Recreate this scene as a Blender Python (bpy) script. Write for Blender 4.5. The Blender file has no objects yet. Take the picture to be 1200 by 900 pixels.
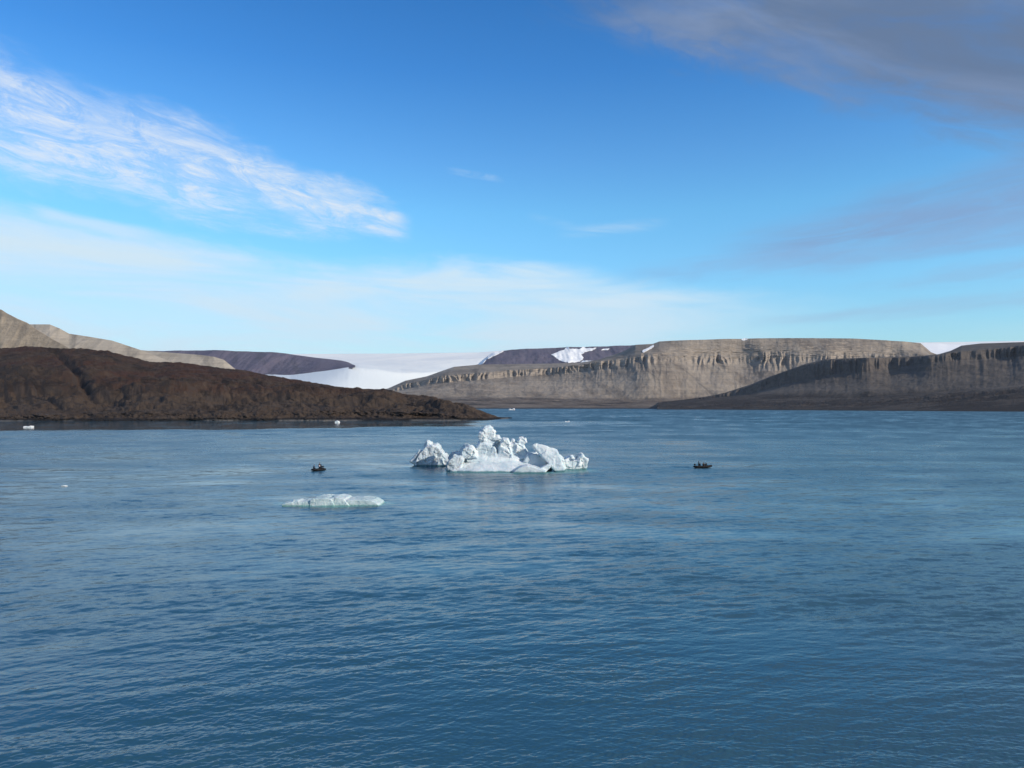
import bpy, bmesh, math
import numpy as np
from mathutils import Vector, Matrix

R = math.radians
SC = bpy.context.scene
COL = SC.collection

# ------------------------------------------------------------------ camera
CAM_H = 18.0
F = 900.0                      # focal length in pixels of the 1200 px wide photograph
HZ = 476.0                     # row of the horizon in the photograph
cam_d = bpy.data.cameras.new('camera')
cam_d.lens = 27.0
cam_d.sensor_width = 36.0
cam_d.clip_start = 0.5
cam_d.clip_end = 150000.0
cam = bpy.data.objects.new('camera', cam_d)
COL.objects.link(cam)
cam.location = (0, 0, CAM_H)
cam.rotation_euler = (R(90) + math.atan((HZ - 450) / F), 0, 0)
SC.camera = cam

# ------------------------------------------------------------------ sun
SUN_AZ, SUN_EL = 120.0, 25.0            # degrees clockwise from the view direction (+Y)
sdir = Vector((math.sin(R(SUN_AZ)) * math.cos(R(SUN_EL)), math.cos(R(SUN_AZ)) * math.cos(R(SUN_EL)), math.sin(R(SUN_EL))))
sun_d = bpy.data.lights.new('sun', 'SUN')
sun_d.energy = 4.6
sun_d.angle = R(0.53)
sun_d.color = (1.0, 0.92, 0.80)
sun = bpy.data.objects.new('sun', sun_d)
COL.objects.link(sun)
sun.rotation_euler = sdir.to_track_quat('Z', 'Y').to_euler()

# ------------------------------------------------------------------ colour management
vs = SC.view_settings
vs.view_transform = 'Standard'
vs.look = 'None'
vs.gamma = 1.0
vs.use_curve_mapping = False
vs.exposure = 0.0


# ------------------------------------------------------------------ node helper
class NT:
    def __init__(self, tree):
        self.t = tree
        self.n = tree.nodes
        self.l = tree.links

    def new(self, typ, **kw):
        nd = self.n.new(typ)
        for k, v in kw.items():
            setattr(nd, k, v)
        return nd

    def put(self, sock, v):
        if hasattr(v, 'is_output') or isinstance(v, bpy.types.NodeSocket):
            self.l.new(v, sock)
        elif v is not None:
            if isinstance(v, (tuple, list)) and len(v) == 3 and sock.type == 'RGBA':
                v = (*v, 1.0)
            sock.default_value = v

    def m(self, op, a, b=None, c=None, clamp=False):
        nd = self.new('ShaderNodeMath', operation=op)
        nd.use_clamp = clamp
        self.put(nd.inputs[0], a)
        if b is not None:
            self.put(nd.inputs[1], b)
        if c is not None:
            self.put(nd.inputs[2], c)
        return nd.outputs[0]

    def vm(self, op, a, b=None):
        nd = self.new('ShaderNodeVectorMath', operation=op)
        self.put(nd.inputs[0], a)
        if b is not None:
            if op == 'SCALE':
                self.put(nd.inputs['Scale'], b)
            else:
                self.put(nd.inputs[1], b)
        return nd.outputs[0]

    def mix(self, f, a, b, blend='MIX'):
        nd = self.new('ShaderNodeMix', data_type='RGBA', blend_type=blend)
        self.put(nd.inputs[0], f)
        self.put(nd.inputs[6], a)
        self.put(nd.inputs[7], b)
        return nd.outputs[2]

    def ss(self, v, lo, hi, to0=0.0, to1=1.0):
        nd = self.new('ShaderNodeMapRange', interpolation_type='SMOOTHSTEP')
        self.put(nd.inputs[0], v)
        self.put(nd.inputs[1], lo)
        self.put(nd.inputs[2], hi)
        nd.inputs[3].default_value = to0
        nd.inputs[4].default_value = to1
        return nd.outputs[0]

    def lin(self, v, lo, hi, to0=0.0, to1=1.0):
        nd = self.new('ShaderNodeMapRange')
        self.put(nd.inputs[0], v)
        self.put(nd.inputs[1], lo)
        self.put(nd.inputs[2], hi)
        nd.inputs[3].default_value = to0
        nd.inputs[4].default_value = to1
        return nd.outputs[0]

    def noise(self, vec, scale, detail=4.0, rough=0.5, dist=0.0, out=0, lac=2.0):
        nd = self.new('ShaderNodeTexNoise')
        if vec is not None:
            self.put(nd.inputs['Vector'], vec)
        nd.inputs['Scale'].default_value = scale
        nd.inputs['Detail'].default_value = detail
        nd.inputs['Roughness'].default_value = rough
        nd.inputs['Distortion'].default_value = dist
        nd.inputs['Lacunarity'].default_value = lac
        return nd.outputs[out]

    def xyz(self, v):
        nd = self.new('ShaderNodeSeparateXYZ')
        self.put(nd.inputs[0], v)
        return nd.outputs

    def comb(self, x, y, z):
        nd = self.new('ShaderNodeCombineXYZ')
        self.put(nd.inputs[0], x)
        self.put(nd.inputs[1], y)
        self.put(nd.inputs[2], z)
        return nd.outputs[0]

    def ramp(self, v, stops):
        nd = self.new('ShaderNodeValToRGB')
        self.put(nd.inputs[0], v)
        cr = nd.color_ramp
        while len(cr.elements) < len(stops):
            cr.elements.new(0.5)
        for e, (p, c) in zip(cr.elements, stops):
            e.position = p
            e.color = (*c, 1.0)
        return nd.outputs[0]


# ------------------------------------------------------------------ sky
world = bpy.data.worlds.new('World')
SC.world = world
world.use_nodes = True
world.node_tree.nodes.clear()
W = NT(world.node_tree)
SKY_S = 0.15
sky = W.new('ShaderNodeTexSky', sky_type='NISHITA')
sky.sun_disc = False
sky.sun_elevation = R(SUN_EL)
sky.sun_rotation = R(SUN_AZ)
sky.altitude = 0.0
sky.air_density = 1.0
sky.dust_density = 0.1
sky.ozone_density = 2.0
dirv = W.new('ShaderNodeTexCoord').outputs['Generated']
dx, dy, dz = W.xyz(dirv)
az = W.m('ARCTAN2', dx, dy)
el = W.m('ARCSINE', dz)


def lin_c(r, g, b, s=1.0 / SKY_S):
    f = lambda c: ((c / 255 + 0.055) / 1.055) ** 2.4 if c > 10 else c / 255 / 12.92
    return (f(r) * s, f(g) * s, f(b) * s)


# clear air tint by elevation (deep Arctic blue overhead, pale cyan at the horizon)
tint = W.ramp(W.lin(el, 0.0, 0.6), [(0.0, (0.60, 0.85, 0.98)), (0.10, (0.64, 0.93, 1.07)), (0.28, (0.64, 1.11, 1.30)), (0.41, (0.58, 1.13, 1.34)), (0.52, (0.48, 0.99, 1.33)), (0.69, (0.28, 0.80, 1.27)), (1.0, (0.14, 0.62, 1.1))])
base_sky = W.mix(1.0, sky.outputs[0], tint, 'MULTIPLY')
# sky colour toned down and made less cyan, low on the left
dull = W.m('MULTIPLY', W.ss(az, -0.75, 0.05, 1.0, 0.0), W.ss(el, 0.06, 0.34, 1.0, 0.0))
base_sky = W.mix(dull, base_sky, W.mix(1.0, base_sky, (0.90, 0.78, 0.80), 'MULTIPLY'))


def line(az0, el0, az1, el1):
    k = (el1 - el0) / (az1 - az0)
    return W.m('ADD', W.m('MULTIPLY', W.m('SUBTRACT', az, az0), k), el0), k


def streak(k, sx, sy, det=6.0, rough=0.6, dist=0.6, off=0.0):
    # noise stretched along a direction of slope k in (az, el)
    a = W.m('ADD', az, W.m('MULTIPLY', el, k))
    e = W.m('SUBTRACT', el, W.m('MULTIPLY', az, k))
    v = W.comb(W.m('MULTIPLY', a, sx), W.m('MULTIPLY', e, sy), off)
    return W.noise(v, 1.0, det, rough, dist)


mul = lambda a, b: W.m('MULTIPLY', a, b)
cur = base_sky
# low pale veil over the horizon
topn = streak(-0.10, 5.0, 17.0, 8.0, 0.62, 0.5, 3.1)
edge = W.m('ADD', W.m('ADD', 0.192, mul(W.m('SUBTRACT', topn, 0.5), 0.07)), mul(W.m('MAXIMUM', W.m('SUBTRACT', az, 0.02), 0.0), -0.16))
edge = W.m('SUBTRACT', edge, mul(W.m('MAXIMUM', W.m('SUBTRACT', -0.28, az), 0.0), -0.11))
below = W.ss(W.m('SUBTRACT', edge, el), -0.006, 0.030)
vtx = W.ss(streak(-0.05, 3.2, 24.0, 8.0, 0.62, 0.6, 9.0), 0.32, 0.66)
fade = W.ss(el, 0.0, 0.11, 0.60, 1.0)
side = W.ss(az, 0.10, 0.46, 1.0, 0.15)
veil = mul(mul(below, W.m('ADD', mul(vtx, 0.55), 0.42)), mul(fade, side))
cur = W.mix(veil, cur, lin_c(212, 235, 250))
# left upper streaky cirrus band
cl, k = line(-0.588, 0.310, -0.143, 0.230)
warp = W.m('MULTIPLY', W.m('SUBTRACT', streak(-0.17, 5.0, 16.0, 7.0, 0.62, 0.3, 1.3), 0.5), 0.110)
q = W.m('ADD', W.m('SUBTRACT', el, cl), warp)
hw = W.lin(az, -0.60, -0.14, 0.076, 0.030)
prof = W.ss(W.m('DIVIDE', W.m('ABSOLUTE', q), hw), 0.25, 1.15, 1.0, 0.0)
endf = W.ss(az, -0.16, -0.125, 1.0, 0.0)
st1 = W.ss(streak(-0.22, 11.0, 36.0, 10.0, 0.74, 1.4, 5.5), 0.38, 0.58)
st2 = W.ss(streak(-0.16, 16.0, 80.0, 9.0, 0.72, 1.2, 7.5), 0.30, 0.70, 0.50, 1.0)
bandA = mul(mul(prof, endf), mul(W.m('ADD', mul(st1, 0.62), 0.38), st2))
cur = W.mix(mul(bandA, 0.92), cur, lin_c(228, 237, 248))
# second band just above the veil, left
cl, k = line(-0.588, 0.170, -0.25, 0.165)
q = W.m('ADD', W.m('SUBTRACT', el, cl), mul(W.m('SUBTRACT', streak(-0.1, 4.0, 20.0, 4.0, 0.55, 0.0, 21.3), 0.5), 0.05))
prof = W.ss(W.m('ABSOLUTE', q), 0.004, 0.036, 1.0, 0.0)
endf = W.ss(az, -0.46, -0.30, 1.0, 0.0)
st1 = W.ss(streak(-0.10, 5.0, 50.0, 7.0, 0.65, 1.0, 15.5), 0.30, 0.66, 0.35, 1.0)
cur = W.mix(mul(mul(prof, endf), mul(st1, 0.75)), cur, lin_c(214, 235, 248))
cl, k = line(-0.55, 0.214, -0.42, 0.196)
q = W.m('ADD', W.m('SUBTRACT', el, cl), mul(W.m('SUBTRACT', streak(-0.1, 6.0, 24.0, 4.0, 0.55, 0.0, 31.3), 0.5), 0.02))
prof = W.ss(W.m('ABSOLUTE', q), 0.001, 0.011, 1.0, 0.0)
endf = mul(W.ss(az, -0.47, -0.40, 1.0, 0.0), W.ss(az, -0.57, -0.54))
cur = W.mix(mul(mul(prof, endf), 0.6), cur, lin_c(214, 235, 248))
# small wisps in the middle
for (a0, e0, a1, e1, w, s) in ((-0.085, 0.300, -0.012, 0.289, 0.006, 0.42), (0.06, 0.222, 0.20, 0.232, 0.011, 0.30), (0.02, 0.245, 0.09, 0.228, 0.008, 0.12)):
    cl, k = line(a0, e0, a1, e1)
    q = W.m('ABSOLUTE', W.m('SUBTRACT', el, cl))
    prof = W.ss(q, 0.0, w, 1.0, 0.0)
    mid = (a0 + a1) / 2
    endf = W.ss(W.m('ABSOLUTE', W.m('SUBTRACT', az, mid)), 0.2 * (a1 - a0), 0.58 * (a1 - a0), 1.0, 0.0)
    st = W.ss(streak(-0.1, 14.0, 110.0, 6.0, 0.65, 1.0, a0 * 30), 0.3, 0.65)
    cur = W.mix(mul(mul(mul(prof, endf), st), s), cur, lin_c(205, 226, 246))
# grey cloud, upper right
cl, k = line(0.02, 0.488, 0.588, 0.270)
gn = streak(-0.35, 3.0, 11.0, 7.0, 0.55, 0.5, 41.0)
q = W.m('ADD', W.m('SUBTRACT', el, cl), W.m('ADD', mul(W.m('SUBTRACT', gn, 0.5), 0.17), mul(W.m('SUBTRACT', streak(-0.30, 12.0, 46.0, 8.0, 0.65, 0.6, 47.0), 0.5), 0.10)))
gm = W.ss(q, -0.012, 0.062)
gt = W.ss(streak(-0.35, 6.0, 26.0, 7.0, 0.6, 0.6, 43.0), 0.30, 0.60, 0.66, 1.0)
gr = W.ss(az, -0.06, 0.30, 0.30, 1.0)
cur = W.mix(mul(mul(mul(gm, gt), gr), 0.96), cur, W.mix(W.ss(gn, 0.35, 0.7), lin_c(103, 124, 156), lin_c(130, 150, 184)))
# grey-lilac streaks, right
for (a0, e0, a1, e1, w0, w1, s, c, o) in (
        (0.25, 0.200, 0.588, 0.219, 0.018, 0.050, 0.75, (134, 160, 202), 51.0),
        (0.12, 0.168, 0.46, 0.180, 0.014, 0.018, 0.55, (142, 172, 214), 57.0),
        (0.36, 0.235, 0.588, 0.250, 0.006, 0.020, 0.25, (118, 146, 192), 61.0),
        (0.40, 0.140, 0.60, 0.150, 0.008, 0.010, 0.42, (150, 180, 216), 66.0),
        (0.28, 0.100, 0.60, 0.118, 0.010, 0.016, 0.42, (158, 190, 222), 71.0)):
    cl, k = line(a0, e0, a1, e1)
    q = W.m('ADD', W.m('SUBTRACT', el, cl), mul(W.m('SUBTRACT', streak(k, 4.0, 22.0, 4.0, 0.55, 0.0, o), 0.5), 0.060))
    prof = W.ss(W.m('DIVIDE', W.m('ABSOLUTE', q), W.lin(az, a0, a1, w0, w1)), 0.1, 1.4, 1.0, 0.0)
    endf = W.ss(az, a0 - 0.02, a0 + 0.13)
    st = W.ss(streak(k + 0.06, 6.0, 42.0, 8.0, 0.66, 0.8, o + 3), 0.30, 0.58, 0.30, 1.0)
    cur = W.mix(mul(mul(mul(prof, endf), st), s), cur, lin_c(*c))
bg = W.new('ShaderNodeBackground')
W.put(bg.inputs[0], cur)
bg.inputs[1].default_value = SKY_S
wo = W.new('ShaderNodeOutputWorld')
W.l.new(bg.outputs[0], wo.inputs[0])
world.cycles.sampling_method = 'MANUAL'
world.cycles.sample_map_resolution = 1024

SC.cycles.max_bounces = 6
SC.cycles.diffuse_bounces = 3
SC.cycles.glossy_bounces = 3
SC.cycles.volume_bounces = 0
SC.cycles.use_adaptive_sampling = True
SC.cycles.adaptive_threshold = 0.01
SC.cycles.caustics_reflective = False
SC.cycles.caustics_refractive = False


# ------------------------------------------------------------------ numpy noise
def _hash(ix, iy, iz, seed):
    h = (ix.astype(np.uint32) * np.uint32(374761393) + iy.astype(np.uint32) * np.uint32(668265263) +
         iz.astype(np.uint32) * np.uint32(2147483647) + np.uint32(seed * 144665 + 1013))
    h = (h ^ (h >> np.uint32(13))) * np.uint32(1274126177)
    h = (h ^ (h >> np.uint32(16))) * np.uint32(2246822519)
    return h ^ (h >> np.uint32(15))


def pnoise(x, y, z=0.0, seed=0):
    x, y, z = np.broadcast_arrays(np.asarray(x, float), np.asarray(y, float), np.asarray(z, float))
    x0, y0, z0 = np.floor(x), np.floor(y), np.floor(z)
    fx, fy, fz = x - x0, y - y0, z - z0
    ix, iy, iz = x0.astype(np.int64), y0.astype(np.int64), z0.astype(np.int64)
    u, v, w = (t * t * t * (t * (t * 6 - 15) + 10) for t in (fx, fy, fz))
    r = 0.0
    for a in (0, 1):
        for b in (0, 1):
            for c in (0, 1):
                h = _hash(ix + a, iy + b, iz + c, seed)
                g1 = (h & np.uint32(1023)) / 511.5 - 1
                g2 = ((h >> np.uint32(10)) & np.uint32(1023)) / 511.5 - 1
                g3 = ((h >> np.uint32(20)) & np.uint32(1023)) / 511.5 - 1
                d = g1 * (fx - a) + g2 * (fy - b) + g3 * (fz - c)
                r = r + d * (u if a else 1 - u) * (v if b else 1 - v) * (w if c else 1 - w)
    return r * 1.3


def fbm(x, y, z=0.0, oct=5, gain=0.5, seed=0):
    r, a = 0.0, 1.0
    for i in range(oct):
        r = r + a * pnoise(x, y, z, seed + i * 17)
        x, y, z = np.asarray(x) * 2.03 + 11.3, np.asarray(y) * 2.03 + 5.7, np.asarray(z) * 2.03 + 3.1
        a *= gain
    return r


def ridged(x, y, z=0.0, oct=4, gain=0.5, seed=0):
    r, a, t = 0.0, 1.0, 0.0
    for i in range(oct):
        r = r + a * (1 - np.abs(pnoise(x, y, z, seed + i * 13)) * 2.2)
        t += a
        x, y, z = np.asarray(x) * 2.1 + 7.3, np.asarray(y) * 2.1 + 2.7, np.asarray(z) * 2.1 + 9.1
        a *= gain
    return r / t


# ------------------------------------------------------------------ mesh helpers
def grid_mesh(name, P, mat, attrs=None, smooth=True, close_u=False):
    """P: (rows, cols, 3)."""
    nr, nc = P.shape[:2]
    me = bpy.data.meshes.new(name)
    me.vertices.add(nr * nc)
    me.vertices.foreach_set('co', P.reshape(-1).astype(np.float32))
    idx = np.arange(nr * nc).reshape(nr, nc)
    if close_u:
        idx = np.concatenate([idx, idx[:, :1]], axis=1)
    q = np.stack([idx[:-1, :-1], idx[:-1, 1:], idx[1:, 1:], idx[1:, :-1]], -1).reshape(-1, 4)
    nf = len(q)
    me.loops.add(nf * 4)
    me.loops.foreach_set('vertex_index', q.reshape(-1).astype(np.int32))
    me.polygons.add(nf)
    me.polygons.foreach_set('loop_start', (np.arange(nf) * 4).astype(np.int32))
    me.update(calc_edges=True)
    me.polygons.foreach_set('use_smooth', np.full(nf, smooth))
    for k, v in (attrs or {}).items():
        at = me.attributes.new(k, 'FLOAT', 'POINT')
        at.data.foreach_set('value', v.reshape(-1).astype(np.float32))
    me.materials.append(mat)
    return me


def link(name, me, parent=None):
    o = bpy.data.objects.new(name, me)
    COL.objects.link(o)
    if parent is not None:
        o.parent = parent
    return o


def structure(name, me, kind='structure'):
    o = link(name, me)
    o['kind'] = kind
    return o


def tag(o, label, cat, group=None):
    o['label'] = label
    o['category'] = cat
    if group:
        o['group'] = group
    return o


def new_mat(name):
    m = bpy.data.materials.new(name)
    m.use_nodes = True
    m.node_tree.nodes.clear()
    N = NT(m.node_tree)
    out = N.new('ShaderNodeOutputMaterial')
    b = N.new('ShaderNodeBsdfPrincipled')
    N.l.new(b.outputs[0], out.inputs[0])
    return m, N, b, out


# pixel of the photograph + depth along +Y -> world point
def WP(px, py, Y):
    p = math.atan((HZ - 450) / F)
    px, py, Y = (np.asarray(t, float) for t in (px, py, Y))
    a = (px - 600) / F
    b = (450 - py) / F
    yy = math.cos(p) - b * math.sin(p)
    zz = math.sin(p) + b * math.cos(p)
    return np.stack(np.broadcast_arrays(a / yy * Y, Y, CAM_H + zz / yy * Y), -1)


def to_px(P):
    p = math.atan((HZ - 450) / F)
    x, y, z = P[..., 0], P[..., 1], P[..., 2] - CAM_H
    d = y * math.cos(p) + z * math.sin(p)
    v = -y * math.sin(p) + z * math.cos(p)
    return 600 + F * x / d, 450 - F * v / d


# ------------------------------------------------------------------ water
def wave_tile(size, n, lmin, lmax, wind, spread, slope, seed):
    rng = np.random.default_rng(seed)
    k1 = np.fft.fftfreq(n, size / n) * 2 * math.pi
    kx, ky = np.meshgrid(k1, k1, indexing='xy')
    k = np.hypot(kx, ky)
    k[0, 0] = 1
    lam = 2 * math.pi / k
    c = (kx * math.cos(wind) + ky * math.sin(wind)) / k
    amp = np.where((lam > lmin) & (lam < lmax), k ** -1.9, 0.0) * np.abs(c) ** spread
    amp[0, 0] = 0
    ph = rng.normal(size=(n, n)) + 1j * rng.normal(size=(n, n))
    h = np.fft.ifft2(amp * ph).real
    sx = np.gradient(h, size / n, axis=1)
    sy = np.gradient(h, size / n, axis=0)
    s = math.sqrt((sx ** 2 + sy ** 2).mean())
    return (h * slope / s).astype(np.float32)


def samp(t, size, x, y):
    n = t.shape[0]
    fx = (x / size * n) % n
    fy = (y / size * n) % n
    i, j = np.floor(fx).astype(int) % n, np.floor(fy).astype(int) % n
    a, b = fx - np.floor(fx), fy - np.floor(fy)
    i1, j1 = (i + 1) % n, (j + 1) % n
    return (t[j, i] * (1 - a) * (1 - b) + t[j, i1] * a * (1 - b) + t[j1, i] * (1 - a) * b + t[j1, i1] * a * b)


az_d = np.linspace(-0.80, 0.80, 1350)
az_s = np.linspace(0.80, 2 * math.pi - 0.80, 90)[1:-1]
azs = np.concatenate([az_d, az_s])
rows = [1.5]
while rows[-1] < 60000:
    r = rows[-1]
    if r < 30:
        d = 1.2
    else:
        d = max(0.05, min(r * r / (CAM_H * 768) * (0.42 if r < 260 else 1.0), r * 0.06))
    rows.append(r + d)
rows = np.array(rows)
rr, aa = np.meshgrid(rows, azs, indexing='ij')
dr = np.gradient(rows)[:, None] + 0 * aa
da = np.abs(np.gradient(azs))[None, :] * rr
wx, wy = rr * np.sin(aa), rr * np.cos(aa)
sp = np.maximum(dr, da)
# large patches of stronger and weaker wind
gust = 1.0 + 0.8 * fbm(wx / 30, wy / 16, 0, 5, 0.6, 5) + 0.7 * fbm(wx / 200, wy / 45, 0, 4, 0.55, 9)
gust = np.clip(gust, 0.25, 2.0) * np.interp(np.hypot(wx, wy), [30, 60, 110, 210, 420, 700, 1000], [1.0, 0.9, 0.68, 0.72, 1.15, 1.7, 2.3])
u_, v_ = 600 + F * wx / np.maximum(wy, 1), HZ + F * CAM_H / np.maximum(wy, 1)
front = wy > 1


def lane(x0, y0, x1, y1, wob, seed):
    """mask of a slick: between two shore-parallel lines, wobbling (arguments in metres of depth as functions of X/Y)."""
    pass


sst = lambda e0, e1, x: (lambda t: t * t * (3 - 2 * t))(np.clip((x - e0) / (e1 - e0), 0, 1))
wob = fbm(wx / 160, wy / 90, 0, 4, 0.5, 31)
calm = np.zeros_like(wx)
# sheltered slick below the headland, depth limits by bearing
lo = np.interp(u_, [-400, 0, 250, 400, 470, 560, 620, 700, 760, 820], [540, 552, 575, 625, 668, 665, 665, 730, 800, 860])
hi = np.interp(u_, [-400, 570, 600, 700, 760, 820], [1600, 1600, 930, 925, 900, 870])
lo = lo + 14 * wob
calm = np.maximum(calm, (1 - 0.52 * sst(535, 600, u_)) * sst(lo - 12, lo + 12, wy) * (1 - sst(hi - 8, hi + 8, wy)) * (1 - sst(700, 830, u_)) * front)
# paler lanes on the open water
for (ya, yb, xa, xb, s) in ((330, 400, 250, 500, .50), (262, 300, 340, 500, .50), (505, 525, 700, 1200, .25), (236, 246, 700, 1300, .45),
                            (215, 232, 270, 420, .45), (410, 560, -100, 240, .45), (420, 440, 380, 640, .4), (132, 150, 460, 900, .35), (182, 200, 60, 330, .3)):
    yc, hwid = (ya + yb) / 2 * (1 + 0.03 * wob), (yb - ya) / 2
    calm = np.maximum(calm, s * np.exp(-((wy - yc) / hwid) ** 2) * sst(xa - 60, xa + 60, u_) * (1 - sst(xb - 90, xb + 90, u_)) * front)
calm = np.clip(calm + 0.16 * np.clip(fbm(wx / 120, wy / 14, 0, 4, 0.6, 77), -0.3, 1) * front * (1 - sst(800, 950, wy)), 0, 1)
# wakes: a smooth line ahead of the right-hand boat, churned lines behind the left-hand one
calm = np.maximum(calm, 0.75 * np.exp(-((wy - 226.8 - 0.03 * wx) / 1.3) ** 2) * sst(834, 842, u_) * (1 - sst(880, 925, u_)) * front)
churn = np.exp(-((wy - 220.3) / 1.0) ** 2) * sst(285, 320, u_) * (1 - sst(362, 368, u_)) * front
churn = np.maximum(churn, np.exp(-((wy - 217 - (u_ - 378) * 0.30) / 1.2) ** 2) * sst(380, 384, u_) * (1 - sst(400, 420, u_)) * front)
churn = np.maximum(churn, 0.8 * np.exp(-((wy - 227.5) / 1.2) ** 2) * sst(740, 790, u_) * (1 - sst(812, 815, u_)) * front)
damp = (1 - 0.97 * calm) * (1 + 1.3 * churn)
bands = [(31.0, 1024, 0.20, 0.45, 0.080, 0.8), (53.0, 1024, 0.45, 1.0, 0.052, 1.3), (127.0, 1024, 1.1, 3.2, 0.040, 2.2), (383.0, 1024, 3.2, 14.0, 0.020, 3.0)]
wz = np.zeros_like(wx)
unres = np.zeros_like(wx)
WIND = R(112)
for i, (sz, n, l0, l1, sl, spr) in enumerate(bands):
    t1 = wave_tile(sz, n, l0, l1, WIND, spr, sl * 0.85, 11 + i)
    t2 = wave_tile(sz * 0.731, n, l0, l1, WIND - R(28), spr, sl * 0.5, 31 + i)
    lm = math.sqrt(l0 * l1)
    vis = 1 - sst(lm * 0.34, lm * 0.85, sp)
    h = samp(t1, sz, wx, wy) + samp(t2, sz * 0.731, wx + 0.3 * wy + 17, wy - 0.3 * wx + 5)
    if i >= 2:
        h = h * np.interp(rr, [40, 80, 200], [0.85, 1.4, 2.4])
    wz += h * vis * gust * damp
    unres += (sl * np.sqrt(1 - vis ** 2)) ** 2
unres = np.sqrt(unres) * gust * damp
P = np.stack([wx, wy, wz], -1)
P[-1, :, 2] = 0

# shoals of submerged ice round the bergs
below_ice = np.zeros_like(wx)
for (ex, ey, ea, eb, es) in ((1.5, 215.5, 21.5, 10.5, 0.9), (-25, 235, 7.5, 6.5, 0.7), (-32.5, 142.5, 10.5, 5.0, 0.9)):
    e = np.hypot((wx - ex) / ea, (wy - ey) / eb) + 0.05 * fbm(wx / 2, wy / 2, 0, 2, 0.5, 99)
    below_ice = np.maximum(below_ice, es * (1 - sst(0.86, 1.22, e)))

wm, N, b, out = new_mat('sea_water')
geo = N.new('ShaderNodeNewGeometry')
pos = geo.outputs['Position']
amp = N.new('ShaderNodeAttribute', attribute_name='ripple').outputs['Fac']
calm_a = N.new('ShaderNodeAttribute', attribute_name='calm').outputs['Fac']
# unresolved ripples: slopes from vector noise, at a fixed world scale
pm = N.vm('MULTIPLY', pos, (1.0, 1.9, 0.0))
c1 = N.noise(pm, 1.6, 4.0, 0.7, 0.0, out=1)
s1 = N.vm('SUBTRACT', c1, (0.5, 0.5, 0.5))
pm2 = N.vm('MULTIPLY', pos, (1.0, 2.6, 0.0))
c2 = N.noise(pm2, 0.16, 3.0, 0.6, 0.0, out=1)
s2 = N.vm('SUBTRACT', c2, (0.5, 0.5, 0.5))
w1 = N.vm('SCALE', s1, N.m('MULTIPLY', amp, 5.0))
c4 = N.noise(N.vm('MULTIPLY', pos, (1.0, 1.5, 0.0)), 0.5, 2.0, 0.6, 0.0, out=1)
w1 = N.vm('ADD', w1, N.vm('SCALE', N.vm('SUBTRACT', c4, (0.5, 0.5, 0.5)), N.m('MULTIPLY', amp, 4.0)))
w2 = N.vm('SCALE', s2, N.m('MULTIPLY', amp, 4.0))
ws = N.vm('MULTIPLY', N.vm('ADD', w1, w2), (0.7, 1.0, 0.0))
nrm = N.vm('NORMALIZE', N.vm('ADD', geo.outputs['Normal'], ws))
N.put(b.inputs['Normal'], nrm)
b.inputs['Base Color'].default_value = (0.014, 0.078, 0.130, 1)
# ripples too small to model: slope variance as microfacet roughness
micro = N.m('MULTIPLY', N.m('SUBTRACT', 1.0, calm_a), 0.004)
N.put(b.inputs['Roughness'], N.m('SQRT', N.m('ADD', N.m('ADD', N.m('MULTIPLY', amp, 0.65), micro), 0.0015)))
b.inputs['IOR'].default_value = 1.333
foot = N.new('ShaderNodeAttribute', attribute_name='ice_below').outputs['Fac']
N.put(b.inputs['Base Color'], N.mix(foot, (0.026, 0.084, 0.124), (0.10, 0.27, 0.29)))
water = structure('water', grid_mesh('water', P, wm, {'ripple': unres, 'calm': calm, 'ice_below': below_ice}, close_u=True))


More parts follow.
